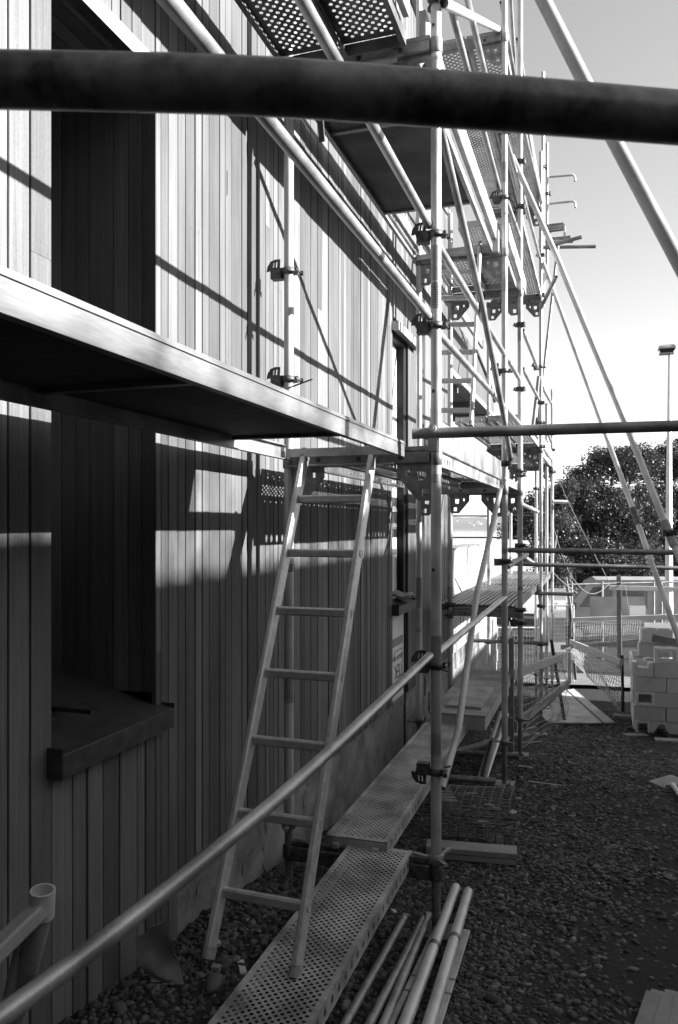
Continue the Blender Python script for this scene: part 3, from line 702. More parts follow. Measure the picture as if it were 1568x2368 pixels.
for i, s in enumerate(('outermost', 'middle', 'wall-side')):
    a = .74 + .245 * i
    plank(a, a + .235, F3 + .03, F4 - .02, -.745, f'{s} ribbed plank of the low deck, nearer bay', pat='ribbed', mat='ribsteel')
    plank(a - .02, a + .215, F4 + .03, F5 + .6, -.745, f'{s} ribbed plank of the low deck, farther bay', pat='ribbed', mat='ribsteel')
def board(name, p0, p1, wid, hgt, mat, label, cat, group=None, up=Vector((0, 0, 1))):
    m = MB(); m.cbar(p0, p1, wid, hgt, .003, up); return obj(name, m, mat, None, label, cat, group)
BG = 'toe boards along the scaffold decks'
board('toe_board', W(.735, F1 + .06, .435), W(.735, F2 - .18, .435), .03, .145, 'alusheet', 'wide pale toe board standing on the slotted plank', 'toe board', BG)
board('toe_board', W(.785, F1 + .04, 2.345), W(.785, F2 - .03, 2.345), .032, .15, 'alusheet', 'bright overhead toe board running down to the far ladder head', 'toe board', BG)
board('toe_board', W(.70, F2 + .05, 2.37), W(.70, F3 + .5, 2.37), .03, .15, 'alusheet', 'bright toe board past the second outer post', 'toe board', BG)
board('stiffener', W(1.15, .4, 2.195), W(1.15, 3.4, 2.195), .045, .04, 'bracket', 'stiffener rail between the two overhead planks, top left', 'rail')
board('toe_board', W(.815, .4, 2.35), W(.815, 3.40, 2.35), .03, .16, 'pine', 'overhead toe board with a broken end near the nearest post', 'toe board', BG)
board('toe_board', W(1.42, F1 + .2, 2.33), W(1.42, F4, 2.33), .03, .10, 'bracket', 'inner toe board near the wall overhead', 'toe board', BG)
board('toe_board', W(.70, F4 + .05, 1.10), W(.70, F5 - .05, 1.10), .03, .15, 'alusheet', 'far bright toe board under the horizontal bar', 'toe board', BG)
board('toe_board', W(.70, F3 + .05, 4.15), W(.70, F4 - .05, 4.15), .03, .15, 'alusheet', 'highest toe board, beside the top of the third post', 'toe board', BG)
board('timber_block', atY(1145, 535, F2 - .05), atY(1145, 585, F2 - .05), .06, .06, 'pine', 'short upright timber block at the end of the bright toe board', 'block', up=Vector((0, 1, 0)))

# ------------------------------------------------------------------ ladders
LG = 'access ladders'
def ladder(l0, l1, r0, r1, ts, label):
    t = thing('ladder', (Vector(l0) + Vector(r0)) / 2, label, 'ladder', LG)
    ax = (Vector(r0) - Vector(l0)).normalized()
    for a, b in ((l0, l1), (r0, r1)):
        a, b = Vector(a), Vector(b); m = MB(); m.cbar(a, b, .026, .062, .006, ax.cross((b - a).normalized())); st = obj('stile', m, 'alu', t)
        d = (b - a).normalized()
        m = MB(); m.cbar(b - d * .012, b + d * .035, .03, .066, .008, ax.cross(d)); obj('end_cap', m, 'bracket', st)
        m = MB(); m.cbar(a - d * .008, a + d * .03, .03, .066, .008, ax.cross(d)); obj('rubber_foot', m, 'cloth', st)
    for k in ts:
        a, b = Vector(l0).lerp(Vector(l1), k), Vector(r0).lerp(Vector(r1), k)
        m = MB(); m.cbar(a + ax * .010, b - ax * .010, .028, .036, .006); rg = obj('rung', m, 'alu', t)
        for c, s in ((b, 1), (a, -1)):
            m = MB(); m.tube([c + ax * (s * .0125), c + ax * (s * .0165)], .017, 12, True); obj('rung_collar', m, 'alu', rg)
    return t
ladder(W(1.318, 2.49, -1.53), W(1.338, 3.50, .33), W(.982, 2.48, -1.53), W(1.00, 3.50, .33), [.1 + .1317 * i for i in range(7)], 'near aluminium ladder leaning from the walkway plank up to the first deck')
la, lb = atY(1000, 985, 5.6), atY(1013, 575, 6.2); ra, rb = atY(1090, 985, 5.6), atY(1110, 572, 6.2)
ra.y = la.y; rb.y = lb.y
ladder(la, lb, ra, rb, [.08 + .155 * i for i in range(6)], 'far ladder rising behind the nearest outer post to the overhead deck')

# ------------------------------------------------------------------ rails, braces, rakers
RG, BRG, RKG, HG = 'guard rails along the scaffold', 'diagonal braces', 'raking props leaning out from the scaffold', 'horizontal bars out to the rakers'
def rail(pts, label, r=.019, mat='rail'): return tube('guard_rail', pts, r, mat, label, 'guard rail', RG)
rail(curve([atd(-30, 2374, 1.26), atd(250, 2166, 1.512), atd(533, 1937, 1.918), atd(739, 1758, 2.402), atd(994, 1516, 3.56)], 40), 'low worn guard rail slanting across the foreground to the nearest post', .019)
rail([ato(300, -112, .745), atY(993, 733, F1)], 'middle guard rail of the near deck, crossing the sunlit wall')
rail([ato(626, -130, .752), atY(992, 521, F1)], 'top guard rail of the near deck, dropping past the overhead deck')
rail([W(.74, F1 + .02, .935), W(.70, F3 + .1, .955)], 'middle guard rail between nearest and third posts')
rail([W(.74, F1 + .02, 1.36), W(.70, F3 + .1, 1.37)], 'top guard rail between nearest and third posts')
rail([atY(1030, -30, F1 + .35), atY(1155, 440, F2)], 'overhead middle guard rail, ending in a hook on the second post')
rail([atY(1072, -40, F1 + .7), atY(1150, 290, F2 + .1)], 'overhead top guard rail, above the hooked one')
rail([W(.72, F2, 2.66), W(.70, F3 + .05, 2.70)], 'short guard rail high between second and third posts')
rail([W(.72, F2, 3.16), W(.70, F3 + .05, 3.18)], 'upper short guard rail high between second and third posts')
rail([atY(1209, 450, F3 + .05), atY(1248, 596, F4)], 'thin guard rail below the bent hooks')
rail([atY(1211, 300, F3 + .1), atY(1253, 470, F4)], 'thin guard rail running down beside the far upper upright')
rail([atY(1209, 764, F3), atY(1244, 853, F4)], 'upper thin guard rail from third to fourth post against the sky')
rail([atY(1209, 853, F3), atY(1246, 924, F4)], 'lower thin guard rail from third to fourth post against the sky')
rail([atY(1255, 897, F4), atY(1274, 932, F5)], 'upper far guard rail, fourth to fifth post')
rail([atY(1255, 975, F4), atY(1275, 1022, F5)], 'lower far guard rail, fourth to fifth post')
rail([atY(1180, -20, F3 + .02), atY(1192, 190, F3 + .9)], 'guard rail at the top edge left of the third post')
rail([atY(1160, 5, F2 + .2), atY(1190, 180, F3)], 'guard rail at the top edge right of the second post')
rail([atY(1197, 90, F3), atY(1228, 290, F4 - 1)], 'guard rail at the top edge right of the third post')
rail([W(.73, F1 + .03, -.605), W(.71, F2 + .02, -.565)], 'low guard rail carrying on behind the nearest post to the second')
rail([atY(1135, 1594, 9.4), atY(1057, 1714, 7.0)], 'slim tube sloping down behind the timber box')
def brace(pts, label, r=.0215, mat='galvold'): return tube('brace', pts, r, mat, label, 'brace', BRG)
t = brace([atY(985, 150, F1 + .05), atd(1118, 721, 4.922), atd(1164, 958, 5.745), atY(1181, 1062, F2 - .02)], 'dark diagonal brace from the nearest post down to the second post', .0205, 'galvold')
brace([atY(1159, 1124, F2 - .08), atd(1102, 1379, 5.288), atd(1060, 1690, 4.508), atY(1022, 1822, 4.2)], 'long leaning brace from the toe board end down to the stones', .0205, 'galv')
brace([atY(1026, 7, F1 - .02), atY(1152, 68, F2)], 'bright tube clamped across the top of the nearest and second posts', .024, 'galv')
brace([atY(1240, 1020, F4 + .3), atY(1290, 570, F4 + 1.0)], 'thin far brace crossing under the rakers', .02)
brace([atY(1232, 990, F4 - .2), atY(1246, 870, F4 - .2)], 'short sloping stub on the far posts', .022)
brace([atY(1251, 712, F4 - .05), atY(1286, 640, F4 - .6)], 'short tube with an open dark end sticking up towards the camera', .024)
def raker(pts, label, r=.02415): return tube('raker', pts, r, 'galv', label, 'raking prop', RKG)
raker([atd(1236, -40, 2.68), atd(1418, 320, 2.62), atd(1600, 664, 2.55)], 'nearest raking tube, thick and pale across the top right sky')
raker([atd(1184, 361, 7.1), atd(1287, 592, 6.63), atd(1446, 977, 5.988), atd(1525, 1178, 5.708), atd(1590, 1335, 5.5)], 'middle raking tube, from the third post down to the right edge')
raker([atd(1250, 590, 9.9), atd(1391, 978, 8.155), atd(1464, 1178, 7.472), atd(1512, 1316, 7.072), atd(1592, 1540, 6.5)], 'farther raking tube with a dark joining sleeve, ending by the block stack')
m = MB(); a, b = atd(1463, 1176, 7.48), atd(1477, 1213, 7.36); m.tube([a, b], .031, 14); tag(obj('joining_sleeve', m, 'clamp'), 'dark joining sleeve on the farther raking tube', 'sleeve')
sub_t = thing('swivel_clamp', atd(1548, 1232, 5.62), 'dark swivel clamp on the middle raking tube near the lamp post', 'clamp')
sub('coupler', COUP, 'clamp', sub_t, atd(1548, 1232, 5.62), 0)
m = MB(); a, b = atd(1536, 1205, 5.67), atd(1560, 1263, 5.59); m.tube([a, b], .031, 14); obj('sleeve', m, 'galvold', sub_t)
def hbar(p, label, r=.02415, mat='galvold'): return tube('horizontal_bar', p, r, mat, label, 'horizontal bar', HG)
tube('near_rail', curve([atd(-60, 183, .70), atd(0, 185, .705), atd(540, 198, .70), atd(1000, 228, .722), atd(1568, 273, .762), atd(1640, 280, .768)], 40), .02415, 'nearbar', 'out-of-focus dark scaffold tube right across the top of the view', 'scaffold tube', n=28)
t = hbar([atd(953, 1003, 3.48), atd(1700, 981, 3.30)], 'near horizontal bar from the nearest post out past the lamp post')
t2 = thing('band_clamp', atd(1003, 1000, 3.5), 'band clamp with a bolt head holding the near horizontal bar to its post', 'clamp')
c = atd(1003, 1003, 3.475)
m = MB(); m.tube([c + Vector((-.02, 0, 0)), c + Vector((.02, 0, 0))], .0275, 16, False); m.box(c + Vector((0, .0, -.05)), (.04, .05, .06)); obj('band', m, 'bracket', t2)
m = MB(); m.tube([c + Vector((0, -.036, .022)), c + Vector((0, -.018, .022))], .017, 12, False); m.tube([c + Vector((0, -.043, .022)), c + Vector((0, -.036, .022))], .009, 6, False); obj('bolt', m, 'galv', t2)
hbar([atY(1176, 1272, F3 - .06), atY(1600, 1278, F3 - .35)], 'dark horizontal bar from the third post, upper of two across the tree', mat='bracket')
hbar([atY(1188, 1304, F4 - 1.0), atY(1610, 1315, F4 - .5)], 'stained horizontal bar from the fourth post, lower of two across the tree')
hbar([atY(1094, 1481, F4 - .05), atY(1268, 1488, F4 - .05)], 'bar across the fourth pair of posts below the low deck', mat='bracket')
hbar([atY(1040, 1740, F3 - .2), atY(1200, 1747, F3 - .2)], 'ledger tube near the ground between third posts', mat='bracket')
hbar([atz(1026, 1797, -1.96), atz(1146, 1806, -1.97)], 'loose tube lying on the stones behind the nearest post')
tube('open_tube', [atY(1172, 1311, F2 + .05), atY(1218, 1283, F3 + .35)], .0245, 'galvold', 'short tube with an open end pointing at the camera, clamped to the second post', 'scaffold tube')
hbar([atY(1238, 1372, F4), atY(1325, 1374, F4 - .1)], 'short bar projecting from the fourth post above the net fence')
for pa, pb, lab in (((1271, 409), (1324, 404), 'upper bent hook bar in the sky'), ((1271, 471), (1325, 465), 'lower bent hook bar in the sky')):
    a, b = atY(*pa, 11.9), atY(*pb, 11.9)
    tube('hook_bar', [a, b - Vector((.06, 0, 0)), b, b + Vector((.03, 0, -.03)), b + Vector((.035, 0, -.10))], .017, 'galv', lab, 'hook bar', 'bent hook bars on the far scaffold', n=10)
for pa, pb, Y, lab in (((1240, 577), (1345, 548), 10.2, 'tube tilted up to the right beyond the far planks'), ((1245, 572), (1378, 570), 11.2, 'longest level tube projecting into the sky'), ((1270, 560), (1325, 558), 11.6, 'short level tube just under the far plank ends')):
    hbar([atY(*pa, Y), atY(*pb, Y)], lab)
pk = thing('plank_end', atY(1285, 540, 11.8), 'end of a stacked scaffold plank sticking out high on the far scaffold', 'scaffold plank')
a = atY(1262, 530, 11.8); b = atY(1303, 530, 11.8)
m = MB(); m.perf(a + Vector((0, 0, -.03)), (1, 0, 0), (0, 0, 1), b.x - a.x, .10, 10, 2, .007, .010); m.box((a + b) / 2 + Vector((0, .15, .072)), (b.x - a.x, .3, .004)); obj('side_channel', m, 'planksteel', pk)
m = MB(); m.box(b + Vector((.012, .15, .0)), (.02, .3, .15)); m.box(b + Vector((.02, 0, -.12)), (.03, .03, .14)); obj('end_plate', m, 'galv', pk)
m = MB(); m.box((a + b) / 2 + Vector((0, 0, -.15)), (b.x - a.x + .2, .05, .05)); obj('under_beam', m, 'bracket', pk)
board('cable_tie', atY(741, 276, F1 - .3), atY(745, 328, F1 - .3), .03, .006, 'dark', 'dark strap end dangling from the overhead deck in front of the wall', 'strap', up=Vector((0, 1, 0)))
tube('tie_wire', [atd(666, 898, 3.75), atd(700, 885, 3.7), atd(722, 877, 3.66)], .004, 'clamp', 'loose wire end sticking out from the near inner post', 'wire', n=6)

# ------------------------------------------------------------------ formwork box, stored tubes, offcuts
bx = thing('timber_platform', W(.85, 6, -1.5), 'plywood-topped timber box used as a step at the end of the walkway', 'platform')
A, B = W(1.225, 5.85, -1.41), W(.80, 7.75, -1.41)
m = MB(); m.box((A + B) / 2 + Vector((0, 0, -.009)), (B.x - A.x, B.y - A.y, .018)); obj('top_sheet', m, 'plywood', bx)
for (c, s, n_) in ((Vector(((A.x + B.x) / 2, A.y + .022, A.z - .066)), (B.x - A.x - .05, .04, .092), 'front_board'), (Vector((B.x - .022, (A.y + B.y) / 2, A.z - .066)), (.04, B.y - A.y, .094), 'side_board'), (Vector((A.x + .012, (A.y + B.y) / 2, A.z - .066)), (.02, B.y - A.y, .094), 'side_board')):
    m = MB(); m.box(c, s); obj(n_, m, 'pine', bx)
m = MB(); m.box((A + B) / 2 + Vector((.02, -.25, .012)), (.27, 1.05, .021)); tag(obj('plywood_offcut', m, 'plywood'), 'smaller plywood sheet lying on the timber box', 'plywood sheet')
SG = 'tubes stored on the ground'
for (pa, pb, r, mat, lab) in (
        (((1158, 1648), -1.75), ((1105, 1812), -2.06), .021, 'galv', 'pale stored tube leaning behind the second post, left one'),
        (((1172, 1652), -1.75), ((1118, 1812), -2.06), .021, 'galv', 'pale stored tube leaning behind the second post, right one'),
        (((1140, 1712), -1.85), ((1118, 1800), -2.02), .026, 'clamp', 'dark tube with an open end leaning near the second post')):
    tube('stored_tube', [atz(*pa[0], pa[1]), atz(*pb[0], pb[1])], r, mat, lab, 'scaffold tube', SG)
tube('stored_tube', [atY(1040, 1735, 7.0), atY(1052, 1712, 7.25)], .035, 'clamp', 'short dark pipe end below the timber box', 'scaffold tube', SG)
def gpix(px, py, h=0):                      # point on the ground under a pixel
    z = -1.9
    for _ in range(12):
        p = atz(px, py, z); z = gz(p.x, p.y) - EYE + h
    return atz(px, py, z)
for (a, b, r, mat, lab) in (
        ((934, 2123), (788, 2385), .016, 'bracket', 'leftmost slim dark tube in the bundle beside the walkway plank'),
        ((978, 2128), (846, 2385), .016, 'bracket', 'slim dark tube with a flattened end, second in the bundle'),
        ((990, 2120), (880, 2385), .016, 'galvold', 'slim tube with a flattened end, third in the bundle'),
        ((1054, 2052), (928, 2390), .0235, 'galv', 'thick bright tube with a dark tape band in the bundle, left of two'),
        ((1083, 2062), (986, 2390), .0235, 'galv', 'thick bright tube in the bundle, right of two')):
    p, q = gpix(*a, .05), gpix(*b, .05)
    t = thing('stored_tube', p, lab, 'scaffold tube', SG)
    m = MB(); m.tube([p, q], r, 16); obj('tube', m, mat, t)
    if r > .02:
        d = (q - p).normalized(); s = (p.lerp(q, .50 if a[0] == 1054 else .42))
        m = MB(); m.tube([s, s + d * .04], r + .0008, 16, False); obj('tape_band', m, 'tape', t)
    else:
        d = (p - q).normalized(); m = MB(); m.bar(p, p + d * .06, .03, .006); obj('flat_end', m, mat, t)
for a, b, mat, lab in (((1076, 2152), (1000, 2390), 'alusheet', 'flat aluminium bar with dark tape marks beside the stored tubes'), ((1012, 2140), (895, 2390), 'alusheet', 'narrow bright angle bar between the stored tubes')):
    p, q = gpix(*a, .035), gpix(*b, .035); t = thing('flat_bar', p, lab, 'metal bar'); d = (q - p).normalized()
    m = MB(); m.cbar(p, q, .045 if mat and a[0] == 1076 else .022, .012, .002); obj('bar', m, mat, t)
    for k in (.55, .68):
        s = p.lerp(q, k); m = MB(); m.cbar(s, s + d * .016, .0465 if a[0] == 1076 else .0235, .0135, .001); obj('tape_band', m, 'tape', t)
TG2 = 'timber offcuts on the ground'
def offcut(c, size, rz, tilt, mat, label, name='timber_offcut', cat='offcut', grp=TG2):
    R = Matrix.Rotation(rz, 3, 'Z') @ Matrix.Rotation(tilt, 3, 'X')
    m = MB(); p = Vector(c) + Vector((0, 0, size[2] / 2)); ax = [R @ v for v in (Vector((1, 0, 0)), Vector((0, 1, 0)), Vector((0, 0, 1)))]
    m.cbar(p - ax[0] * size[0] / 2, p + ax[0] * size[0] / 2, size[1], size[2], min(.003, size[2] * .2), ax[2]); return obj(name, m, mat, None, label, cat, grp)
g = gpix(1120, 1992)
gt = thing('grooved_timber', g, 'grooved timber length lying on the stones under the wire roll', 'timber', TG2)
for k in range(2):
    m = MB(); m.cbar(g + Vector((-.33, -.02, .022 + .036 * k)), g + Vector((.18, .04, .022 + .036 * k)), .11 + .008 * k, .034, .004); obj('timber_layer', m, 'oldpine', gt)
offcut(gpix(1022, 1865), (.17, .30, .09), 0.35, 0, 'oldpine', 'squat wood block behind the nearest post base', 'wood_block', 'block')
SC = [((1198, 1851), (.05, .035, .02), .4, 'pale cube-shaped offcut on the gravel by the second post'), ((1186, 1880), (.05, .04, .012), 1.1, 'small grey square offcut on the gravel'),
      ((1275, 1815), (.36, .02, .008), -.1, 'long thin strip of wood across the gravel'), ((1215, 1775), (.12, .02, .012), -.2, 'short stick near the base of the third post'),
      ((560, 2240), (.09, .025, .008), -1.0, 'pale torn strip on the pebbles beside the plank'), ((500, 2245), (.03, .025, .02), .2, 'pale cube offcut by the ladder foot'), ((515, 2350), (.05, .04, .008), .5, 'grey square offcut at the bottom of the wall'),
      ((497, 2190), (.04, .03, .02), .9, 'pale chip beside the left ladder foot'), ((1218, 1690), (.35, .05, .03), .9, 'timber stick leaning at the foot of the leaning board'), ((1230, 1720), (.25, .04, .02), .7, 'short timber offcut by the netting'),
      ((1250, 1745), (.12, .015, .008), .2, 'bright sliver of wood on the dirt'), ((905, 2110), (.05, .03, .006), .8, 'bright scrap of tape below the plank edge'), ((1390, 2045), (.03, .02, .006), .1, 'tiny pale chip on the gravel'),
      ((1470, 1700), (.28, .16, .012), .3, 'broken plywood piece in front of the blocks, left'), ((1500, 1690), (.30, .18, .012), -.3, 'broken plywood piece in front of the blocks, right'), ((1455, 1662), (.42, .09, .05), .05, 'short dark timber in front of the plywood sheet'),
      ((1545, 1715), (.3, .1, .03), .1, 'flat timber at the right of the blocks')]
for (px, s, rz, lab) in SC:
    offcut(gpix(*px), s, rz, random.uniform(-.1, .15), random.choice(('paper', 'pine', 'oldpine')) if s[0] < .2 else 'oldpine', lab)
for px, rz, s, lab in (((1495, 2362), 1.35, (.30, .055, .03), 'dark timber end at the bottom right, first of three'), ((1522, 2358), 1.4, (.28, .08, .03), 'timber end at the bottom right, middle of three'), ((1556, 2362), 1.45, (.3, .07, .03), 'timber end at the bottom right corner')):
    offcut(gpix(*px), s, rz, 0, 'oldpine', lab)
offcut(gpix(1545, 1812), (.30, .16, .02), .9, .1, 'oldpine', 'broken board at the right edge of the gravel'); tube('stored_tube', [gpix(1556, 1815, .03), gpix(1600, 1880, .03)], .02, 'galv', 'tube end lying at the right edge of the gravel', 'scaffold tube', SG)
for px, sz, rz, lab in (((1080, 1838), (.16, .07, .012), .4, 'small dark board scrap on the rubble right of the nearest post'), ((1140, 1870), (.10, .06, .02), -.5, 'stub of timber on the rubble below the loose tube'),
                        ((1205, 1700), (.22, .12, .01), .6, 'sheet scrap under the lower netting rail'), ((1080, 1735), (.5, .08, .03), 1.0, 'timber length in the dark gap behind the box, nearer one'), ((1105, 1728), (.5, .07, .03), 1.15, 'timber length in the dark gap behind the box, farther one'),
                        ((1118, 1905), (.07, .05, .02), .2, 'grey stone-like offcut beside the wire roll')):
    offcut(gpix(*px), sz, rz, random.uniform(-.15, .2), 'oldpine', lab)
# felt flap folded up against the wall
m = MB(); q = [gpix(345, 2262, .01), gpix(415, 2268, .01), gpix(432, 2232, .03), gpix(425, 2195, .06)]; n = 8
c0, c1 = gpix(350, 2268, .005), gpix(428, 2272, .005); vs = []
for i in range(9):
    for j in range(7):
        u, v = i / 8, j / 6; b = c0.lerp(c1, u); vs.append(b + Vector((-.10 * v + .01 * math.sin(9 * u), .05 * v + .012 * math.sin(7 * v + 5 * u), .17 * v * v * (.6 + .5 * u))))
f = [(i * 7 + j, i * 7 + j + 1, (i + 1) * 7 + j + 1, (i + 1) * 7 + j) for i in range(8) for j in range(6)]
m.add(vs, f, True); m.add([Vector(v) - Vector((-.006, .008, 0)) for v in vs], [tuple(reversed(k)) for k in f], True)
for r in ([i * 7 for i in range(9)], [i * 7 + 6 for i in range(9)], list(range(7)), list(range(56, 63))):
    for a, b in zip(r, r[1:]): m.add([vs[a], vs[b], Vector(vs[b]) - Vector((-.006, .008, 0)), Vector(vs[a]) - Vector((-.006, .008, 0))], [(0, 1, 2, 3)])
tag(obj('felt_flap', m, 'foam'), 'bent grey felt offcut propped against the wall base', 'offcut')
m = MB(); s0 = Vector((.045, 6.42, EYE - .615)); vs = []
for i in range(9):
    for j in range(6): vs.append(s0 + Vector((-.12 + .17 * i / 8, .16 * j / 5, .03 + .028 * math.sin(math.pi * j / 5) + .012 * math.sin(i) - .05 * max(0, i / 8 - .7))))
f = [(i * 6 + j, i * 6 + j + 1, (i + 1) * 6 + j + 1, (i + 1) * 6 + j) for i in range(8) for j in range(5)]; m.add(vs, f, True); m.add([v - Vector((0, 0, .022)) for v in vs], [tuple(reversed(k)) for k in f], True)
for r in ([i * 6 for i in range(9)], [i * 6 + 5 for i in range(9)], list(range(6)), list(range(48, 54))):
    for a, b in zip(r, r[1:]): m.add([vs[a], vs[b], vs[b] - Vector((0, 0, .022)), vs[a] - Vector((0, 0, .022))], [(0, 1, 2, 3)])
tag(obj('folded_cloth', m, 'cloth'), 'folded grey cloth lying on the far window sill', 'cloth')
# roll of wire mesh by the post base
def netobj(fn, nu, nv, r, mat, name, parent=None, label=None, cat=None, kind=None, diag=False, step=1):
    m = MB()
    def line(ps):
        ps = [Vector(p) for p in ps]; vs = []; n = 3
        for i, p in enumerate(ps):
            t = (ps[min(i + 1, len(ps) - 1)] - ps[max(0, i - 1)]).normalized(); a = t.cross(Vector((.3, .5, .8))).normalized(); b = t.cross(a)
            vs += [p + a * (r * math.cos(2.094 * k)) + b * (r * math.sin(2.094 * k)) for k in range(n)]
        m.add(vs, [(i * n + k, i * n + (k + 1) % n, (i + 1) * n + (k + 1) % n, (i + 1) * n + k) for i in range(len(ps) - 1) for k in range(n)], True)
    if not diag:
        for i in range(nu + 1): line([fn(i / nu, j / nv) for j in range(0, nv + 1, step)])
        for j in range(nv + 1): line([fn(i / nu, j / nv) for i in range(0, nu + 1, step)])
    else:
        for k in range(-nv, nu + 1):
            for s in (1, -1):
                ps = [((k + j) / nu if s > 0 else (k + nv - j) / nu, j / nv) for j in range(nv + 1)]; ps = [p for p in ps if 0 <= p[0] <= 1]
                if len(ps) > 1: line([fn(*p) for p in ps])
    return obj(name, m, mat, parent, label, cat, None, kind)
wc = gpix(1052, 1950)
def roll(u, v):
    a = -0.5 + u * 5.2; rr = .17 + .03 * u + .012 * math.sin(9 * u + 4 * v)
    return wc + Vector((-.30 + .62 * v + .02 * math.sin(5 * u), .12 + rr * math.cos(a) + .03 * v, .16 + rr * .85 * math.sin(a)))
netobj(roll, 40, 11, .0026, 'darkwire', 'wire_roll', None, 'loose curled roll of wire mesh by the base of the nearest post', 'wire mesh')
# foreground leg of a trestle, lower left
tr = thing('trestle', atd(20, 2250, 1.35), 'end of a steel trestle frame with an open socket, lower left corner', 'trestle')
a, b = atd(98, 2055, 1.42), atd(40, 2200, 1.46)
m = MB(); m.tube([atd(99, 2058, 1.42), atd(96, 2120, 1.425)], .0225, 22); obj('socket', m, 'galv', tr)
m = MB(); m.tube([atd(96, 2118, 1.425), atd(18, 2420, 1.46)], .019, 16); obj('leg', m, 'galvold', tr)
m = MB(); m.cbar(atd(92, 2102, 1.41), atd(-60, 2250, 1.33), .045, .026, .004, Vector((-.4, -.5, .9)).normalized()); obj('arm', m, 'galv', tr)
m = MB(); m.tube([atd(56, 2150, 1.44), atd(-5, 2420, 1.42)], .011, 12); obj('strut', m, 'galvold', tr)

# ------------------------------------------------------------------ stack of concrete blocks
P0 = atd(1467, 1698, 10.3); BGp = 'concrete blocks in the stack at the right'
def block_mesh(L, kind):
    m = MB(); w_, h = .186, .185
    def core(x0, x1, a=.032): return [(x0, a), (x0, w_ - a), (x1, w_ - a), (x1, a)]
    hs = [core(.032, L / 2 - .014), core(L / 2 + .014, L - .032)] if L > .3 else [core(.035, L - .035)]
    if kind == 'up': m.plate((0, 0, h / 2), (1, 0, 0), (0, 1, 0), [(0, 0), (L, 0), (L, w_), (0, w_)], hs, h)
    elif kind == 'face': m.plate((0, h / 2, 0), (1, 0, 0), (0, 0, 1), [(0, 0), (L, 0), (L, w_), (0, w_)], hs, h)
    elif kind == 'cut': m.plate((0, w_ / 2, 0), (1, 0, 0), (0, 0, 1), [(0, 0), (L, 0), (L, h), (L - .05, h), (L - .06, h * .62), (.07, h * .62), (.055, h), (0, h)], [], w_)
    elif kind == 'side': m.plate((0, 0, h / 2), (0, 1, 0), (1, 0, 0), [(0, 0), (L, 0), (L, w_), (0, w_)], hs, h)
    return m.mesh('concrete_block')
_bm = {}
def block(x, y, z, label, L=.39, kind='up', rz=0.0):
    k = (L, kind)
    if k not in _bm: _bm[k] = block_mesh(L - .007, kind); _bm[k].materials.append(M['block'])
    o = bpy.data.objects.new('concrete_block', _bm[k]); col.objects.link(o)
    o.location = (P0.x + x, P0.y + y, P0.z + z); o.rotation_euler = (0, 0, rz)
    tag(o, label, 'concrete block', BGp)
H = .1915
names = ['bottom', 'second', 'third', 'fourth', 'fifth']
for r, (off, kind) in enumerate(((.205, 'face'), (0, 0), (.245, 'face'), (0, 0))):
    if kind: block(0.01 + random.uniform(0, .008), 0, r * H, f'hollow block showing a dark core at the left end of the {names[r]} course', .19 if r == 0 else .24, 'face')
    for c, s in enumerate(('left', 'right')):
        block(off + c * .397 + random.uniform(-.004, .004), random.uniform(-.006, .014), r * H, f'{s} full block in the front of the {names[r]} course')
    for k in range(3):
        block(random.uniform(-.02, .01), .189 + .395 * k, r * H, f'block {("just behind", "two behind", "at the back of")[k]} the left corner in the {names[r]} course', .39, 'side')
for r in (0, 2): block(.165, .1895, r * H, f'inner block glimpsed through the dark core of the {names[r]} course', .39, 'side')
block(-.025, 0, 4 * H, 'block with a U-shaped notch on the left of the fifth course', .265, 'cut')
block(.245, .005, 4 * H, 'left full block in the front of the fifth course'); block(.645, .0, 4 * H, 'right full block in the front of the fifth course')
block(.25, .02, 5 * H, 'hollow block on its side on the top of the stack, cores to the camera', .275, 'face')
block(.58, .05, 5 * H, 'block at the right frame edge on the top of the stack')
for k in range(2): block(-.03, .22 + .395 * k, 4 * H, f'{("nearer", "farther")[k]} left-edge block behind the notched block', .39, 'side')
block(.08, .45, 5 * H, 'dark-shaded block standing behind the hollow block', .39, 'up', .1)
block(.12, .45, 6 * H + .005, 'topmost full block at the back of the stack', .39, 'up', -.05)
block(.46, .5, 5 * H, 'block in the back row next to the dark-shaded block'); 
board('timber_offcut', P0 + Vector((.22, .12, 6 * H + .12)), P0 + Vector((.95, .2, 6 * H - .02)), .05, .10, 'oldpine', 'timber laid slantwise over the top of the block stack', 'timber')
m = MB(); c = gpix(1530, 1702, .03)
for k in range(5): m.add([c + Vector((.12 * math.cos(a) * (1 - .12 * k), .09 * math.sin(a), .03 * k + .012 * math.sin(3 * a + k))) for a in [t * .7 for t in range(9)]], [tuple(range(9))])
tag(obj('crumpled_bag', m, 'dark'), 'crumpled dark plastic at the foot of the block stack', 'plastic bag')

# ------------------------------------------------------------------ site fences, boards, netting
TB = Vector((0, 0, 1))
f1 = thing('netting_fence', gpix(1185, 1735), 'low timber and netting fence behind the scaffold with a leaning black stake', 'fence')
m = MB(); m.cbar(atd(1183, 1476, 7.5), atd(1183, 1738, 7.5), .045, .05, .003, Vector((0, 1, 0))); obj('post', m, 'oldpine', f1)
m = MB(); m.cbar(atd(1184, 1560, 7.45), atd(1299, 1519, 10.4), .045, .088, .004); obj('rail', m, 'pine', f1)
m = MB(); m.cbar(atd(1190, 1678, 7.5), atd(1313, 1580, 10.5), .045, .088, .004); obj('rail', m, 'oldpine', f1)
m = MB(); m.cbar(atd(1275, 1480, 10.5), atd(1305, 1664, 10.6), .04, .045, .006, Vector((0, 1, 0))); obj('stake', m, 'dark', f1)
A0, A1, B0, B1 = atd(1190, 1560, 7.5), atd(1300, 1530, 10.4), atd(1200, 1735, 7.6), atd(1310, 1655, 10.6)
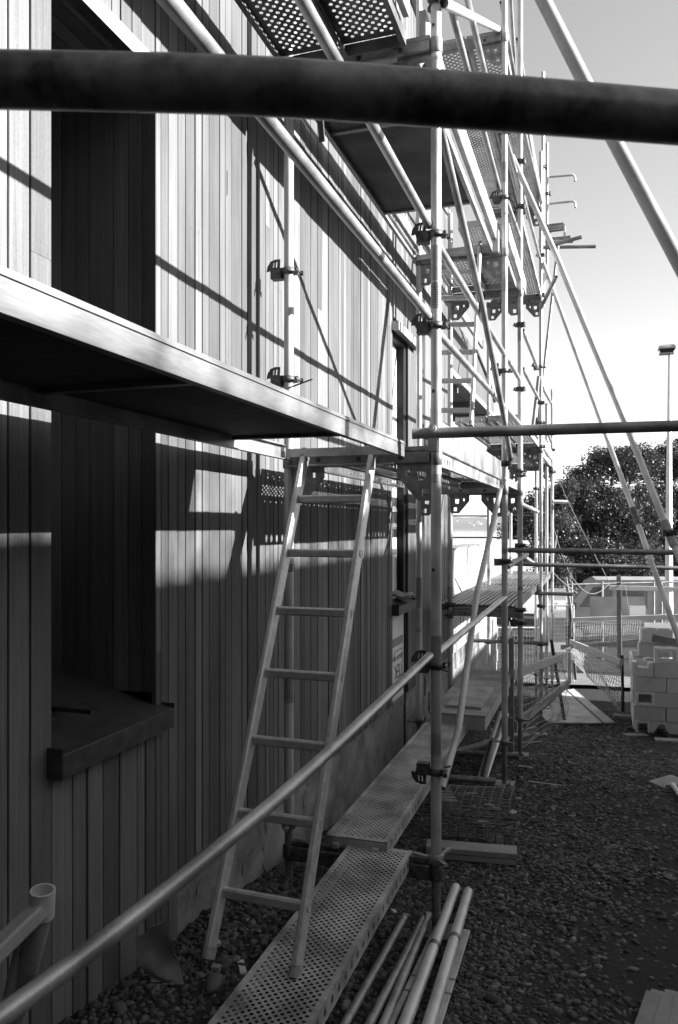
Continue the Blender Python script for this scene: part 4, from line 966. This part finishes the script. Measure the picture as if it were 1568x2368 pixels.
def nf(u, v):
    p = A0.lerp(A1, u).lerp(B0.lerp(B1, u), v); s = math.sin(v * 3.1)
    return p + Vector((.10 * s * noise.noise(Vector((u * 5, v * 4, 1))) + .05 * s, .06 * noise.noise(Vector((u * 7, v * 5, 6))), .05 * noise.noise(Vector((u * 6, v * 6, 3)))))
netobj(nf, 40, 14, .0026, 'net', 'netting', f1)
f2 = thing('netting_fence', gpix(1330, 1575), 'sagging white net fence with timber rails, left of the block stack', 'fence')
for (pa, pb, w_, h, mat, nm) in ((((1308, 1336, 14)), (1323, 1432, 14), .05, .05, 'pine', 'post'), ((1318, 1405, 13.95), (1331, 1572, 13.6), .045, .045, 'dark', 'stake'), ((1317, 1508, 13.6), (1317, 1580, 13.6), .06, .06, 'oldpine', 'post'),
                                 ((1322, 1434, 13.9), (1600, 1425, 13.6), .045, .088, 'pine', 'rail'), ((1340, 1494, 13.9), (1478, 1483, 13.7), .045, .085, 'oldpine', 'rail'), ((1297, 1497, 13.7), (1318, 1496, 13.7), .04, .08, 'oldpine', 'rail'),
                                 ((1319, 1484, 13.8), (1437, 1532, 11.2), .045, .09, 'pine', 'rail'), ((1438, 1515, 11.3), (1441, 1645, 11.35), .045, .045, 'dark', 'stake')):
    a, b = atd(*pa), atd(*pb); m = MB(); m.cbar(a, b, w_, h, .004, Vector((0, 1, 0)) if abs((b - a).normalized().z) > .8 else TB); obj(nm, m, mat, f2)
def quadnet(tl, tr, bl, br, sag, seed):
    tl, tr, bl, br = atd(*tl), atd(*tr), atd(*bl), atd(*br)
    def fn(u, v):
        p = tl.lerp(tr, u).lerp(bl.lerp(br, u), v); s = math.sin(math.pi * v)
        return p + Vector((sag * .4 * s * noise.noise(Vector((u * 4, v * 3, seed))), -sag * s, .03 * s * noise.noise(Vector((u * 6, v * 5, seed + 4)))))
    return fn
netobj(quadnet((1322, 1438, 13.85), (1480, 1434, 13.65), (1321, 1500, 13.85), (1478, 1488, 13.65), .06, 2), 30, 9, .0055, 'net', 'netting', f2)
netobj(quadnet((1319, 1490, 13.7), (1437, 1540, 11.15), (1326, 1530, 13.6), (1434, 1642, 11.25), .22, 5), 30, 12, .0048, 'net', 'netting', f2)
f3 = thing('post_and_rail', gpix(1432, 1545), 'square timber post and rail carrying the pale cords, right of the van', 'fence')
m = MB(); m.cbar(atd(1431, 1332, 13.4), atd(1433, 1548, 13.4), .075, .075, .004, Vector((0, 1, 0))); obj('post', m, 'oldpine', f3)
m = MB(); m.cbar(atd(1409, 1359, 13.3), atd(1600, 1364, 13.2), .045, .08, .004); obj('rail', m, 'oldpine', f3)
f4 = thing('chain_link_fence', gpix(1400, 1520), 'chain-link fence with thin pipe posts in front of the trees', 'fence')
for px in (1322, 1393, 1512, 1530, 1600):
    m = MB(); m.tube([atd(px, 1345, 17), atd(px, 1525, 17)], .022, 8); obj('post', m, 'wire', f4)
m = MB(); m.tube([atd(1310, 1352, 17), atd(1610, 1345, 17)], .02, 8); obj('top_rail', m, 'wire', f4)
netobj(lambda u, v: atd(1310, 1356, 17).lerp(atd(1610, 1350, 17), u).lerp(atd(1310, 1525, 17).lerp(atd(1610, 1525, 17), u), v), 46, 27, .003, 'wire', 'mesh', f4, diag=True)
f5 = thing('temporary_fence', gpix(1200, 1590), 'welded wire temporary fence panels beyond the scaffold', 'fence')
for a, b, y0, y1, d in ((1147, 1246, 1452, 1600, 14.5), (1262, 1326, 1400, 1575, 14.2)):
    c = [atd(a, y0, d), atd(b, y0, d), atd(a, y1, d), atd(b, y1, d)]
    netobj(lambda u, v, c=c: c[0].lerp(c[1], u).lerp(c[2].lerp(c[3], u), v), int((b - a) / 7), int((y1 - y0) / 9), .003, 'wire', 'wire_panel', f5)
    for q in ((c[0], c[2]), (c[1], c[3]), (c[0], c[1]), (c[2], c[3])):
        m = MB(); m.tube(q, .018, 8); obj('frame_tube', m, 'galv', f5)
def panel(name, x0, y0, x1, y1, d, mat, label, cat, th=.02):
    a, b = atd(x0, y0, d), atd(x1, y1, d); ex = (atd(x1, y0, d) - a); L = ex.length; ex.normalize(); t = thing(name, atd(x0, y1, d), label, cat)
    n = ex.cross(TB); m = MB(); m.box((a + b) / 2 + n * (-th / 2), (L, th, abs(a.z - b.z)), (ex, n, TB)); obj('panel', m, mat, t); return t, a, ex
sg, a, ex = panel('phone_sign', 1270.6, 1361, 1309, 1412, 15.2, 'vanwhite', 'white sign board with a name and phone code, beside the van', 'sign')
nrm = ex.cross(TB); L = (atd(1309, 1361, 15.2) - a).length
m = MB(); b = atd(1270.6, 1400, 15.2); m.box(b + ex * (L / 2) + nrm * .004, (L - .006, .004, .19), (ex, nrm, TB)); obj('grey_band', m, 'wrap', sg)
if True:
    p = atd(1274.5, 1400, 15.2) + nrm * .0075; lettering('lettering', 'Phil', p, .085, ex, TB, 'ink', sg)
    p = atd(1274.5, 1409, 15.2) + nrm * .0075; lettering('lettering', '021', p, .075, ex, TB, 'ink', sg)
panel('white_sheet', 1236, 1412, 1309, 1508, 15.0, 'vanwhite', 'large white sheet standing behind the wire fence panel', 'panel')
gs, a, ex = panel('grey_board', 1365, 1380, 1491, 1432, 14.8, 'signgrey', 'broad grey board fixed behind the timber post', 'sign board')
ws, a, ex = panel('white_board', 1456, 1401, 1493, 1426, 14.5, 'vanwhite', 'small white board in front of the grey board', 'sign board')
panel('plywood_sheet', 1490, 1440, 1600, 1490, 16, 'vanwhite', 'pale sheet behind the net at the right edge', 'panel')
# flat sheets on the ground
for pts, mat, lab in (([(1247, 1655), (1308, 1600), (1392, 1677), (1270, 1677)], 'plywood', 'worn plywood sheet lying on the dirt, larger left one'), ([(1311, 1599), (1327, 1597), (1422, 1676), (1398, 1677)], 'plywood', 'narrow plywood strip lying on the dirt beside the larger sheet')):
    q = [gpix(*p) for p in pts]; zz = max(p.z for p in q) + .02; v = []
    for p in q: v.append(Vector((p.x, p.y, p.z + .035)))
    m = MB(); m.add(v + [p - Vector((0, 0, .018)) for p in v], [(3, 2, 1, 0), (4, 5, 6, 7), (0, 1, 5, 4), (1, 2, 6, 5), (2, 3, 7, 6), (3, 0, 4, 7)]); tag(obj('plywood_sheet', m, mat), lab, 'plywood sheet', 'sheets on the dirt')
xs2 = [0.2 + .6 * i for i in range(24)]
grid_sheet('footpath', xs2, [14.6, 15.2, 15.8, 16.4, 17.0], lambda x, y: gz(x, y) + .06, 'path')
board('dark_rail', atY(1143, 1300, 13.6), atY(1236, 1300, 13.6), .05, .12, 'clamp', 'dark board behind the far end of the low deck', 'board')
hbar([atd(1047, 1193, 15.5), atd(1243, 1193, 15)], 'thin dark bar crossing the harbour view, upper one', .015, 'clamp'); hbar([atd(1047, 1243, 15.5), atd(1215, 1243, 15)], 'thin dark bar crossing the harbour view, lower one', .015, 'clamp')
hbar([atd(1194, 1160, 9.0), atd(1243, 1183, 9.6)], 'white tube stub between third and fourth posts, upper', .024, 'galv'); hbar([atd(1194, 1275, 9), atd(1243, 1308, 9.6)], 'white tube stub between third and fourth posts, lower', .02, 'galv')
hbar([atd(1278, 1160, 12.2), atd(1312, 1161, 12.2)], 'short stub bar beyond the fifth outer post', .03, 'galv')
CG = 'pale cords tied to the timber post'
for pts, lab in (([(1280, 1078, 12.6), (1297, 1120, 12.8), (1314, 1160, 13), (1362, 1258, 13.2), (1411, 1350, 13.3)], 'taut pale cord from the far posts down to the timber post'),
                 ([(1279, 1217, 12.6), (1307, 1304, 12.8), (1336, 1352, 13), (1365, 1373, 13.1), (1391, 1366, 13.2), (1411, 1349, 13.3), (1432, 1347, 13.33)], 'slack pale cord drooping to the timber post'),
                 ([(1277, 1321, 12.6), (1300, 1345, 12.8), (1336, 1372, 13)], 'short pale cord low by the fifth post'), ([(1434, 1347, 13.3), (1446, 1359, 13.2), (1450, 1385, 13.2), (1454, 1410, 13.2)], 'pale cord end hanging from the timber post')):
    m = MB(); m.tube(curve([atd(*p) for p in pts], 24), .006, 6, False); tag(obj('cord', m, 'rope'), lab, 'cord', CG)
tube('cord', [atY(1128, 1290, 12.4), atY(1105, 1420, 9.5)], .004, 'clamp', 'thin dark cord hanging in front of the white terrace wall', 'cord', n=6)

# ------------------------------------------------------------------ vehicles beyond the fence
vb = atd(1313, 1505, 23)
R = Matrix.Rotation(math.radians(-14), 3, 'Z'); vx, vy = R @ Vector((CS, SN, 0)), R @ Vector((-SN, CS, 0))
def V(x, y, z): return Vector((vb.x, vb.y, gz(vb.x, vb.y))) + vx * x + vy * y + TB * z
van = thing('parked_van', V(1.4, .8, 0), 'white van parked behind the fence with its nose to the left', 'van')
prof = [(-.35, .30), (-.42, .75), (-.25, .98), (.05, 1.06), (.55, 1.80), (.8, 1.92), (3.3, 1.95), (3.42, 1.75), (3.45, .32)]
m = MB(); n = len(prof)
m.add([V(x, y, z) for y in (0, 1.65) for x, z in prof], [tuple(range(n - 1, -1, -1)), tuple(range(n, 2 * n))] + [(i, (i + 1) % n, n + (i + 1) % n, n + i) for i in range(n)]); obj('body', m, 'vanwhite', van)
def sidepoly(pts, th, mat, nm, p=van):
    m = MB(); k = len(pts); m.add([V(x, -th, z) for x, z in pts] + [V(x, .002, z) for x, z in pts], [tuple(range(k))] + [(i, (i + 1) % k, k + (i + 1) % k, k + i) for i in range(k)]); return obj(nm, m, mat, p)
sidepoly([(.32, 1.12), (.72, 1.72), (1.25, 1.74), (1.25, 1.12)], .006, 'glass', 'window'); sidepoly([(1.36, 1.12), (1.36, 1.74), (2.2, 1.74), (2.2, 1.12)], .006, 'glass', 'window')
m = MB(); m.add([V(x, y, z) for x, y, z in ((.08, .12, 1.10), (.08, 1.53, 1.10), (.52, 1.47, 1.745), (.52, .18, 1.745))], [(0, 1, 2, 3)])
for v_ in range(4): m.v[v_] = tuple(Vector(m.v[v_]) - vx * .012 + TB * .008)
obj('windscreen', m, 'glass', van)
sidepoly([(1.28, .4), (1.28, 1.74), (1.30, 1.74), (1.30, .4)], .004, 'signgrey', 'door_seam'); sidepoly([(-.3, .62), (-.3, .66), (3.4, .66), (3.4, .62)], .012, 'signgrey', 'trim'); sidepoly([(1.06, .95), (1.06, .99), (1.22, .99), (1.22, .95)], .03, 'dark', 'handle')
for x in (.25, 2.75):
    m = MB(); m.tube([V(x, -.02, .31), V(x, .18, .31)], .31, 20, True); wl = obj('wheel', m, 'tyre', van); m = MB(); m.tube([V(x, -.03, .31), V(x, .0, .31)], .18, 16, False); obj('rim', m, 'alu', wl)
    sidepoly([(x + .37 * math.cos(a), .31 + .37 * math.sin(a)) for a in [math.pi * k / 8 for k in range(9)]], .004, 'dark', 'wheel_arch')
m = MB(); m.box(V(-.40, .25, .72), (.1, .2, .12)); obj('headlight', m, 'alu', van); m = MB(); m.box(V(.2, -.12, 1.15), (.08, .16, .2)); obj('mirror', m, 'dark', van)
ut = thing('parked_trailer', V(5.3, .8, 0), 'pale low-sided truck tray parked right of the van behind the netting', 'truck')
m = MB(); m.box(V(5.2, .8, .95), (3.0, 1.6, .12), (vx, vy, TB)); obj('tray', m, 'vanwhite', ut)
for i in range(5):
    m = MB(); m.box(V(3.95 + .62 * i, 0, 1.25), (.58, .04, .46), (vx, vy, TB)); obj('side_board', m, 'vanwhite', ut)
m = MB(); m.box(V(5.2, .5, .62), (2.9, .5, .3), (vx, vy, TB)); obj('chassis', m, 'dark', ut)
for x in (4.3, 5.2):
    m = MB(); m.tube([V(x, -.02, .33), V(x, .2, .33)], .33, 20, True); wl = obj('wheel', m, 'tyre', ut); m = MB(); m.tube([V(x, -.03, .33), V(x, .0, .33)], .2, 16, False); obj('rim', m, 'alu', wl)

# ------------------------------------------------------------------ lamp post
lb = atd(1547, 1500, 20)
lp = thing('street_lamp', Vector((lb.x, lb.y, gz(lb.x, lb.y))), 'tall pale tapered street lamp with a boxy lantern, against the sky at the right', 'street lamp')
m = MB(); m.tube([Vector((lb.x, lb.y, gz(lb.x, lb.y))), atd(1547, 1200, 20), atd(1549, 812, 20)], .115, 8, False, .042); m.sm = [False] * len(m.sm); obj('pole', m, 'white', lp)
c = atd(1541, 808, 20)
m = MB(); pr = [(-.20, .0), (-.185, .07), (-.10, .105), (.14, .105), (.20, .07), (.215, 0)]
m.add([c + Vector((x, y * (1 - .3 * (z > .08)), z)) for y in (-.15, .15) for x, z in pr], [tuple(range(6)), tuple(range(11, 5, -1))] + [(i, (i + 1) % 6, 6 + (i + 1) % 6, 6 + i) for i in range(6)]); obj('lantern', m, 'vanwhite', lp)
m = MB(); m.add([c + Vector((x, y, z)) for z, k in ((-.002, 1), (-.11, .82)) for x, y in ((-.18 * k, -.13 * k), (.19 * k, -.13 * k), (.19 * k, .13 * k), (-.18 * k, .13 * k))], [(0, 1, 5, 4), (1, 2, 6, 5), (2, 3, 7, 6), (3, 0, 4, 7), (4, 5, 6, 7)]); obj('lens', m, 'glass', lp)
m = MB(); m.box(c + Vector((0, 0, -.115)), (.34, .24, .02)); obj('lens_rim', m, 'vanwhite', lp)

# ------------------------------------------------------------------ trees
def tree(base, crown, nleaf, label, seed, lsize=.10):
    """crown: list of (px, py, depth, radius x, radius z).  Limbs run from the trunk to leaf clumps spread through those lobes"""
    rnd = np.random.RandomState(seed); rr = random.Random(seed)
    t = thing('tree', base, label, 'tree', 'trees beyond the fence')
    m = MB(); fork = base + Vector((rr.uniform(-.2, .2), 0, rr.uniform(.9, 1.4)))
    m.tube([base - TB * .3, base.lerp(fork, .5) + Vector((.06, 0, 0)), fork], .26, 10, False, .18); obj('trunk', m, 'bark', t)
    clumps = []; lim = MB()
    for (px, py, d, rx, rz) in crown:
        c = atd(px, py, d)
        mid = fork.lerp(c, .5) + Vector((rr.uniform(-.3, .3), rr.uniform(-.3, .3), .15)); lim.tube(curve([fork, mid, c], 8), .12, 7, False, .035)
        rx *= 1.08; rz *= 1.08; k = max(8, int(rx * rz * 42))
        for _ in range(k):
            v = rnd.normal(size=3); v /= np.linalg.norm(v); q = rnd.uniform(.45, 1.02) ** .6
            p = c + Vector((v[0] * rx * q, v[1] * rx * q, v[2] * rz * q)); clumps.append(p)
            if rr.random() < .6:
                e = c.lerp(p, .35) + Vector((rr.uniform(-.15, .15), 0, rr.uniform(-.1, .2))); lim.tube([c, e, p], .032, 5, False, .01)
    obj('limbs', lim, 'bark', t)
    per = nleaf // len(clumps); C = np.array([[*p] for p in clumps]); C = np.repeat(C, per, 0); N = len(C)
    off = np.clip(rnd.normal(size=(N, 3)), -1.5, 1.5) * np.array([.25, .25, .17]); P = C + off
    up = rnd.normal(size=(N, 3)) * .55 + np.array([0, 0, .75]); up /= np.linalg.norm(up, axis=1)[:, None]
    a = np.cross(up, rnd.normal(size=(N, 3))); a /= np.linalg.norm(a, axis=1)[:, None]; b = np.cross(up, a)
    s = (lsize * rnd.uniform(.6, 1.25, N))[:, None]
    V4 = np.stack([P - a * s * .5, P + b * s * .27 - up * s * .06, P + a * s * .5, P - b * s * .27 - up * s * .06], 1).reshape(-1, 3)
    me = bpy.data.meshes.new('crown'); me.vertices.add(N * 4); me.vertices.foreach_set('co', V4.ravel())
    me.loops.add(N * 4); me.loops.foreach_set('vertex_index', np.arange(N * 4, dtype=np.int32)); me.polygons.add(N)
    me.polygons.foreach_set('loop_start', np.arange(0, N * 4, 4, dtype=np.int32)); me.update()
    at_ = me.attributes.new('shade', 'FLOAT', 'FACE'); tone = np.repeat(rnd.uniform(.45, 1.6, len(clumps)), per) * rnd.uniform(.6, 1.4, N) * .052
    at_.data.foreach_set('value', tone.astype(np.float32)); me.materials.append(M['leaf'])
    o = bpy.data.objects.new('crown', me); col.objects.link(o); par(o, t); return t
def gb(px, d):
    p = atd(px, 1500, d); return Vector((p.x, p.y, gz(p.x, p.y)))
tree(gb(1400, 29), [(1420, 1075, 29, .85, .62), (1365, 1115, 28.5, .8, .6), (1470, 1080, 29.5, .8, .65), (1325, 1180, 28.5, .75, .7), (1400, 1180, 29, 1.0, .9), (1470, 1190, 29.5, 1.0, .9), (1350, 1270, 28.5, .95, .8), (1440, 1290, 29, 1.1, .8), (1305, 1290, 28.2, .55, .7), (1390, 1345, 29, 1.2, .5), (1480, 1350, 29, 1., .5)], 110000, 'broad dark tree behind the fence, its crown in the middle of the group', 3)
tree(gb(1560, 32), [(1530, 1075, 32, .75, .7), (1590, 1060, 32, .95, .9), (1545, 1170, 32, 1.05, 1.), (1620, 1180, 32, 1.1, 1.1), (1520, 1270, 32, 1., .9), (1590, 1300, 32, 1.2, .9), (1540, 1360, 32, 1.2, .5)], 84000, 'dark tree at the right edge behind the lamp post', 5)
tree(gb(1262, 27), [(1292, 1130, 27, .38, .5), (1290, 1210, 27, .55, .5), (1265, 1300, 27, .5, .45), (1225, 1195, 27, .55, .40), (1212, 1230, 26.8, .50, .28), (1240, 1170, 27, .35, .3), (1275, 1340, 27, .6, .35)], 32000, 'thin sided tree seen between the far scaffold posts, spreading to the left over the water', 8, .095)

# ------------------------------------------------------------------ river stones
def pebbles(name, xr, yr, count, size, flat, subdiv, label, keep):
    bm = bmesh.new(); bmesh.ops.create_icosphere(bm, subdivisions=subdiv, radius=1); base = np.array([v.co[:] for v in bm.verts]); tri = np.array([[v.index for v in f.verts] for f in bm.faces]); bm.free()
    rnd = np.random.RandomState(len(name) + count); pts = []
    while len(pts) < count:
        x, y = rnd.uniform(*xr), rnd.uniform(*yr)
        if rnd.rand() < keep(x, y): pts.append((x, y))
    P = np.array(pts); N = len(P); nv = len(base)
    s = size[0] * np.exp(rnd.normal(size=N) * size[1])
    dim = np.stack([s * rnd.uniform(.8, 1.5, N), s * rnd.uniform(.7, 1.1, N), s * rnd.uniform(*flat, N)], 1)
    # lumpy stones: a handful of shape variants
    var = []
    for k in range(24):
        w_ = base * (1 + .16 * np.sin(base @ rnd.normal(size=3) * 2.2 + rnd.uniform(0, 6)))[:, None] * (1 + .12 * np.sin(base @ rnd.normal(size=3) * 3.3))[:, None]; var.append(w_)
    var = np.array(var)[rnd.randint(0, 24, N)] * dim[:, None, :]
    th = rnd.uniform(0, 2 * np.pi, N); tl = rnd.normal(size=N) * .32
    ct, st, c2, s2 = np.cos(th), np.sin(th), np.cos(tl), np.sin(tl)
    y1 = var[:, :, 1] * c2[:, None] - var[:, :, 2] * s2[:, None]; z1 = var[:, :, 1] * s2[:, None] + var[:, :, 2] * c2[:, None]
    X = var[:, :, 0] * ct[:, None] - y1 * st[:, None]; Y = var[:, :, 0] * st[:, None] + y1 * ct[:, None]
    Z0 = np.array([gz(x, y) for x, y in P]) + dim[:, 2] * rnd.uniform(-.45, .6, N)
    V = np.stack([X + P[:, 0:1], Y + P[:, 1:2], z1 + Z0[:, None]], 2).reshape(-1, 3)
    T = (tri[None] + (np.arange(N) * nv)[:, None, None]).reshape(-1, 3); nf = len(T)
    me = bpy.data.meshes.new(name); me.vertices.add(len(V)); me.vertices.foreach_set('co', V.ravel()); me.loops.add(nf * 3); me.loops.foreach_set('vertex_index', T.ravel().astype(np.int32))
    me.polygons.add(nf); me.polygons.foreach_set('loop_start', np.arange(0, nf * 3, 3, dtype=np.int32)); me.polygons.foreach_set('use_smooth', np.full(nf, subdiv > 1)); me.update()
    a = me.attributes.new('shade', 'FLOAT', 'POINT'); a.data.foreach_set('value', np.repeat(np.clip(.052 * np.exp(rnd.normal(size=N) * .5), .012, .25), nv).astype(np.float32)); me.materials.append(M['pebble'])
    o = bpy.data.objects.new(name, me); col.objects.link(o); return tag(o, label, kind='stuff')
def dens(x, y):
    d = .5 + .9 * noise.noise(Vector((x * .7 + 4, y * .45, 2)))
    if x < 1.3 and y < 5: d = 1
    track = math.exp(-((x - 1.75 - .06 * y) / .35) ** 2) * (y > 3.2)
    return max(.06, min(1, d + .42 - .5 * track))
pebbles('river_stones', (-.02, 2.25), (1.7, 4.8), 18000, (.0095, .34), (.38, .72), 2, 'smooth dark river stones covering the near ground', dens)
pebbles('gravel', (.1, 2.6), (4.6, 8.0), 16000, (.0098, .40), (.35, .7), 1, 'gravel and small stones on the yard', dens)
pebbles('rubble', (.2, 3.0), (7.6, 12.5), 9000, (.0125, .45), (.35, .7), 1, 'rough rubble and dirt lumps farther up the yard', dens)

m = MB()
for i in range(45):
    p = gpix(random.uniform(1150, 1540), random.uniform(1690, 1800)) if i % 3 == 0 else gpix(random.uniform(1050, 1260), random.uniform(1700, 1960))
    s_ = random.uniform(.005, .013); a = random.uniform(0, 3.1); ax = Vector((math.cos(a), math.sin(a), random.uniform(-.2, .2))).normalized(); ay = TB.cross(ax).normalized()
    m.box(p + TB * .018, (s_ * random.uniform(1, 3), s_, .004), (ax, ay, ax.cross(ay)))
obj('litter', m, 'oldpine', kind='stuff', label='small pale chips and scraps littering the stones')
# ------------------------------------------------------------------ air
hz = bpy.data.materials.new('haze'); hz.use_nodes = True; n_ = hz.node_tree; n_.nodes.clear()
pv = n_.nodes.new('ShaderNodeVolumePrincipled'); oo = n_.nodes.new('ShaderNodeOutputMaterial')
pv.inputs['Color'].default_value = g3(.95); pv.inputs['Density'].default_value = 0.00008; pv.inputs['Anisotropy'].default_value = .2
n_.links.new(pv.outputs[0], oo.inputs['Volume']); M['haze'] = hz
m = MB(); m.box((1500, 4480, EYE + 60), (16000, 9200, 260)); obj('haze', m, 'haze', kind='stuff', label='pale sea haze between the yard and the far hills')
